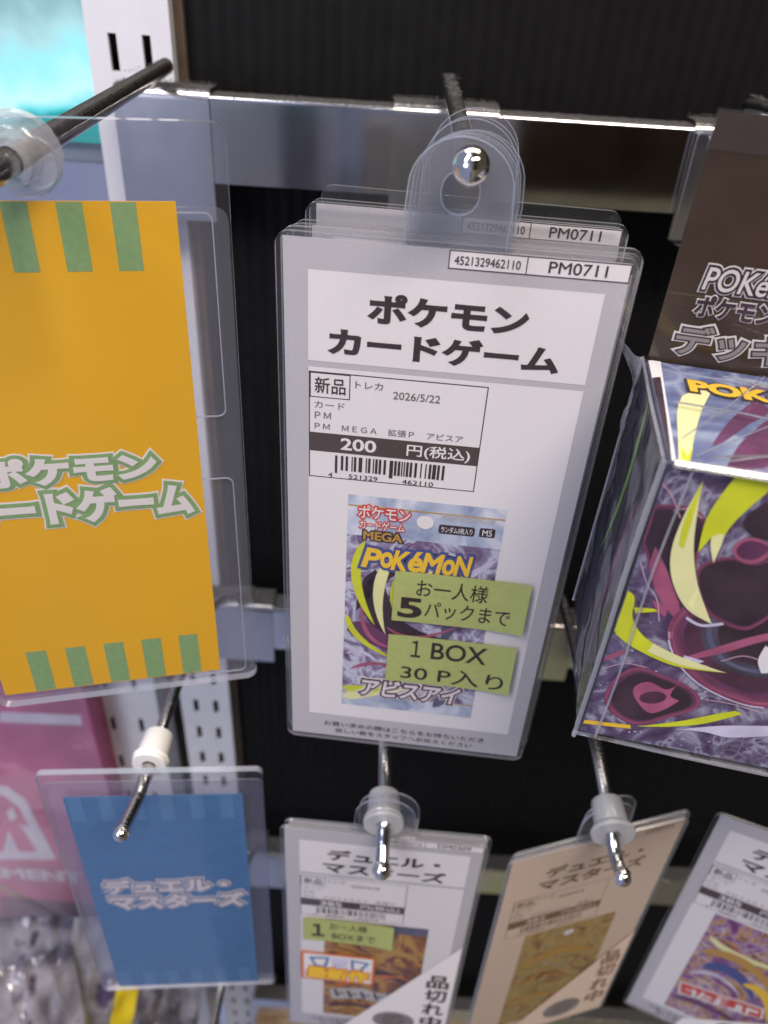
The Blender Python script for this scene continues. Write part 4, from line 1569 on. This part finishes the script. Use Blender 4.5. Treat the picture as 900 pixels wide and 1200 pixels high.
a0, a1 = onheader(829, 311), onheader(821, 337)
for mt, ol, lv in (('silver_print', .13, 3), ('art_dark', .085, 6), ('silver_print', .012, 9)):
    A.text('POKéMON', (a0[0], a0[1], a0[0] + 33, a1[1]), mt, lv, 0, ol, .1)
a0, a1 = onheader(818, 344), onheader(812, 368)
A.text('ポケモンカードゲーム', (a0[0], a0[1], a0[0] + 54, a1[1]), 'silver_print', 3, .03, .06)
A.text('ポケモンカードゲーム', (a0[0], a0[1], a0[0] + 54, a1[1]), 'art_dark', 6, .03, .01)
a0, a1 = onheader(797, 378), onheader(792, 412)
A.text('デッキケース', (a0[0], a0[1], a0[0] + 62, a1[1]), 'silver_print', 3, .04, .075)
A.text('デッキケース', (a0[0], a0[1], a0[0] + 62, a1[1]), 'art_dark', 6, .04, .02)
A.text('デッキケース', (a0[0], a0[1], a0[0] + 62, a1[1]), 'oval_grey', 9, .02)
A.build('lettering', hc)
mb = MB()
mb.box((hx0 - .0004, BD + .0008, hz1 - .0085), (hx1 + .0004, BD + .0026, hz1 + .0006), 'tab_clear')
mb.build('hanging_strip', t)
# clear label holder hanging from the rail behind the box
t = thing('label_holder', 'small clear plastic label holder hanging from the rail beside the brown header', 'label holder', (.136, .404, -.05))
plate('holder_sheet', [round_rect(0, 0, 46, 53, 4)], -.0008, .0008, 'sleeve_clear', 'sleeve_edge', 0, 0, t)
mb = MB()
mb.box((0, .001, -.002), (.046, .0026, .0), 'sleeve_edge')
mb.build('holder_lip', t)

# ------------------------------------------------------------------ neighbouring bay at the left
t = thing('display_screen', 'bright cyan screen behind the white post at the upper left', 'screen', (-.30, .47, -.085))
mb = MB()
mb.box((-.17, 0, 0), (.128, .004, .17), 'screen_glow')
mb.build('screen_panel', t)
mb = MB()
mb.box((-.18, .0041, -.012), (.138, .02, .182), 'bezel', .002)
mb.build('casing', t)

t = thing('goods_box', 'magenta goods box with a white emblem at the left edge', 'box', (-.30, .40, -.85))
mb = MB()
mb.box((-.14, 0, 0), (.079, .07, .45), 'pink_box', .002)
gb = mb.build('carton', t)


def on_y(x, y, Y):
    d = ray(x, y)
    p = d * (Y / d.y)
    return (p.x + .30) * 1000, -(p.z + .85) * 1000


A = Art(0, 0, -.0001)
E_ = lambda pts, m, lv: A.poly([on_y(x, y, .40) for x, y in pts], m, lv)
E_([(-20, 918), (8, 921), (30, 937), (66, 1007), (-20, 1007)], 'box_white', 1)
E_([(-20, 930), (4, 932), (22, 945), (34, 968), (22, 966), (30, 976), (44, 998), (22, 998), (10, 972), (4, 998), (-20, 998)], 'pink_box', 2)
E_([(8, 952), (14, 945), (20, 958), (12, 962)], 'box_white', 3)
A.build('emblem_print', gb)
A = Art(0, 0, -.0001)
x0, t0 = on_y(-42, 1014, .40)
x1, t1 = on_y(98, 1034, .40)
A.text('EMENT', (x0 + 22, t0, x1, t1), 'box_white', 2, .04)
A.build('lettering', gb)
A = Art(0, 0, -.0001)
E_([(0, 834), (95, 838), (96, 850), (0, 846)], 'box_white', 1)
E_([(0, 1035), (100, 1085), (100, 1092), (0, 1042)], 'tan_wood', 1)
E_([(0, 1050), (130, 1060), (130, 1110), (0, 1110)], 'art_plum', 1)
A.build('band_print', gb)
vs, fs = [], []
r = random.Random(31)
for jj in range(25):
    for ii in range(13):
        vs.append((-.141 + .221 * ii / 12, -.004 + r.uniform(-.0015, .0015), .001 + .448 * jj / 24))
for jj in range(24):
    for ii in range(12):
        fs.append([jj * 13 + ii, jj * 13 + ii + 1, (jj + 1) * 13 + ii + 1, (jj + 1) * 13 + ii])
link_mesh('film', vs, fs, ['film_painted_sheen'], None, t, True)  # added film that carries the painted lilac sheen


def foil_pack(label, c, rx, rz, w, h, stripe=None, seed=1, ry=0.0):
    t = thing('foil_pack', label, 'pack', c, rz, 'crinkled packs heaped at the lower left')
    t.rotation_euler = (rx, ry, rz)
    r = random.Random(seed)
    n, m_ = 22, 30
    vs, fs, mi = [], [], []
    for side in (-1, 1):
        b = len(vs)
        for j in range(m_ + 1):
            for i in range(n + 1):
                u, v = i / n, j / m_
                puff = .009 * (max(0, math.sin(math.pi * u)) ** .5) * (max(0, math.sin(math.pi * v)) ** .6)
                wr_ = .0030 * math.sin(u * 21 + v * 9 + seed) * math.sin(v * 17 - u * 6) + .0018 * abs(math.sin(u * 37 - v * 23 + seed)) + r.uniform(-.0008, .0008)
                vs.append(((u - .5) * w, side * (puff + wr_ * .8 * math.sin(math.pi * u) ** .5 * (1 if 0 < v < 1 else 0) + .0002), -(v) * h))
        for j in range(m_):
            for i in range(n):
                q = [b + j * (n + 1) + i, b + j * (n + 1) + i + 1, b + (j + 1) * (n + 1) + i + 1, b + (j + 1) * (n + 1) + i]
                fs.append(q if side < 0 else q[::-1])
                u = (i + .5) / n
                mi.append(1 if stripe and stripe[0] < u < stripe[1] else 0)
    link_mesh('wrapper', vs, fs, ['foil_silver', 'foil_yellow'], mi, t, True)
    return t


def at_y(x, y, Y):
    d = ray(x, y)
    return d * (Y / d.y)


t = thing('goods_shelf', 'pale shelf carrying the magenta box and the foil packs', 'shelf', (-.36, .30, -.856))
mb = MB()
mb.box((-.16, -.12, 0), (.185, .19, .004), 'white_paint', .001)
mb.build('shelf_board', t)
foil_pack('silver foil pack with a broad yellow band, below the magenta box', at_y(150, 1070, .335), -.35, .35, .085, .17, (.52, .74), 3, .32)
foil_pack('crumpled silver foil pack lying against the bottom of the magenta box', at_y(30, 1075, .345), -.3, .1, .095, .17, None, 6)
foil_pack('silver foil pack half covered by the lower part of the blue card', at_y(200, 1105, .36), -.3, -.35, .075, .16, None, 9)
foil_pack('tilted silver foil pack in the corner below the others', at_y(20, 1130, .29), -.6, .5, .080, .12, (.1, .2), 12)
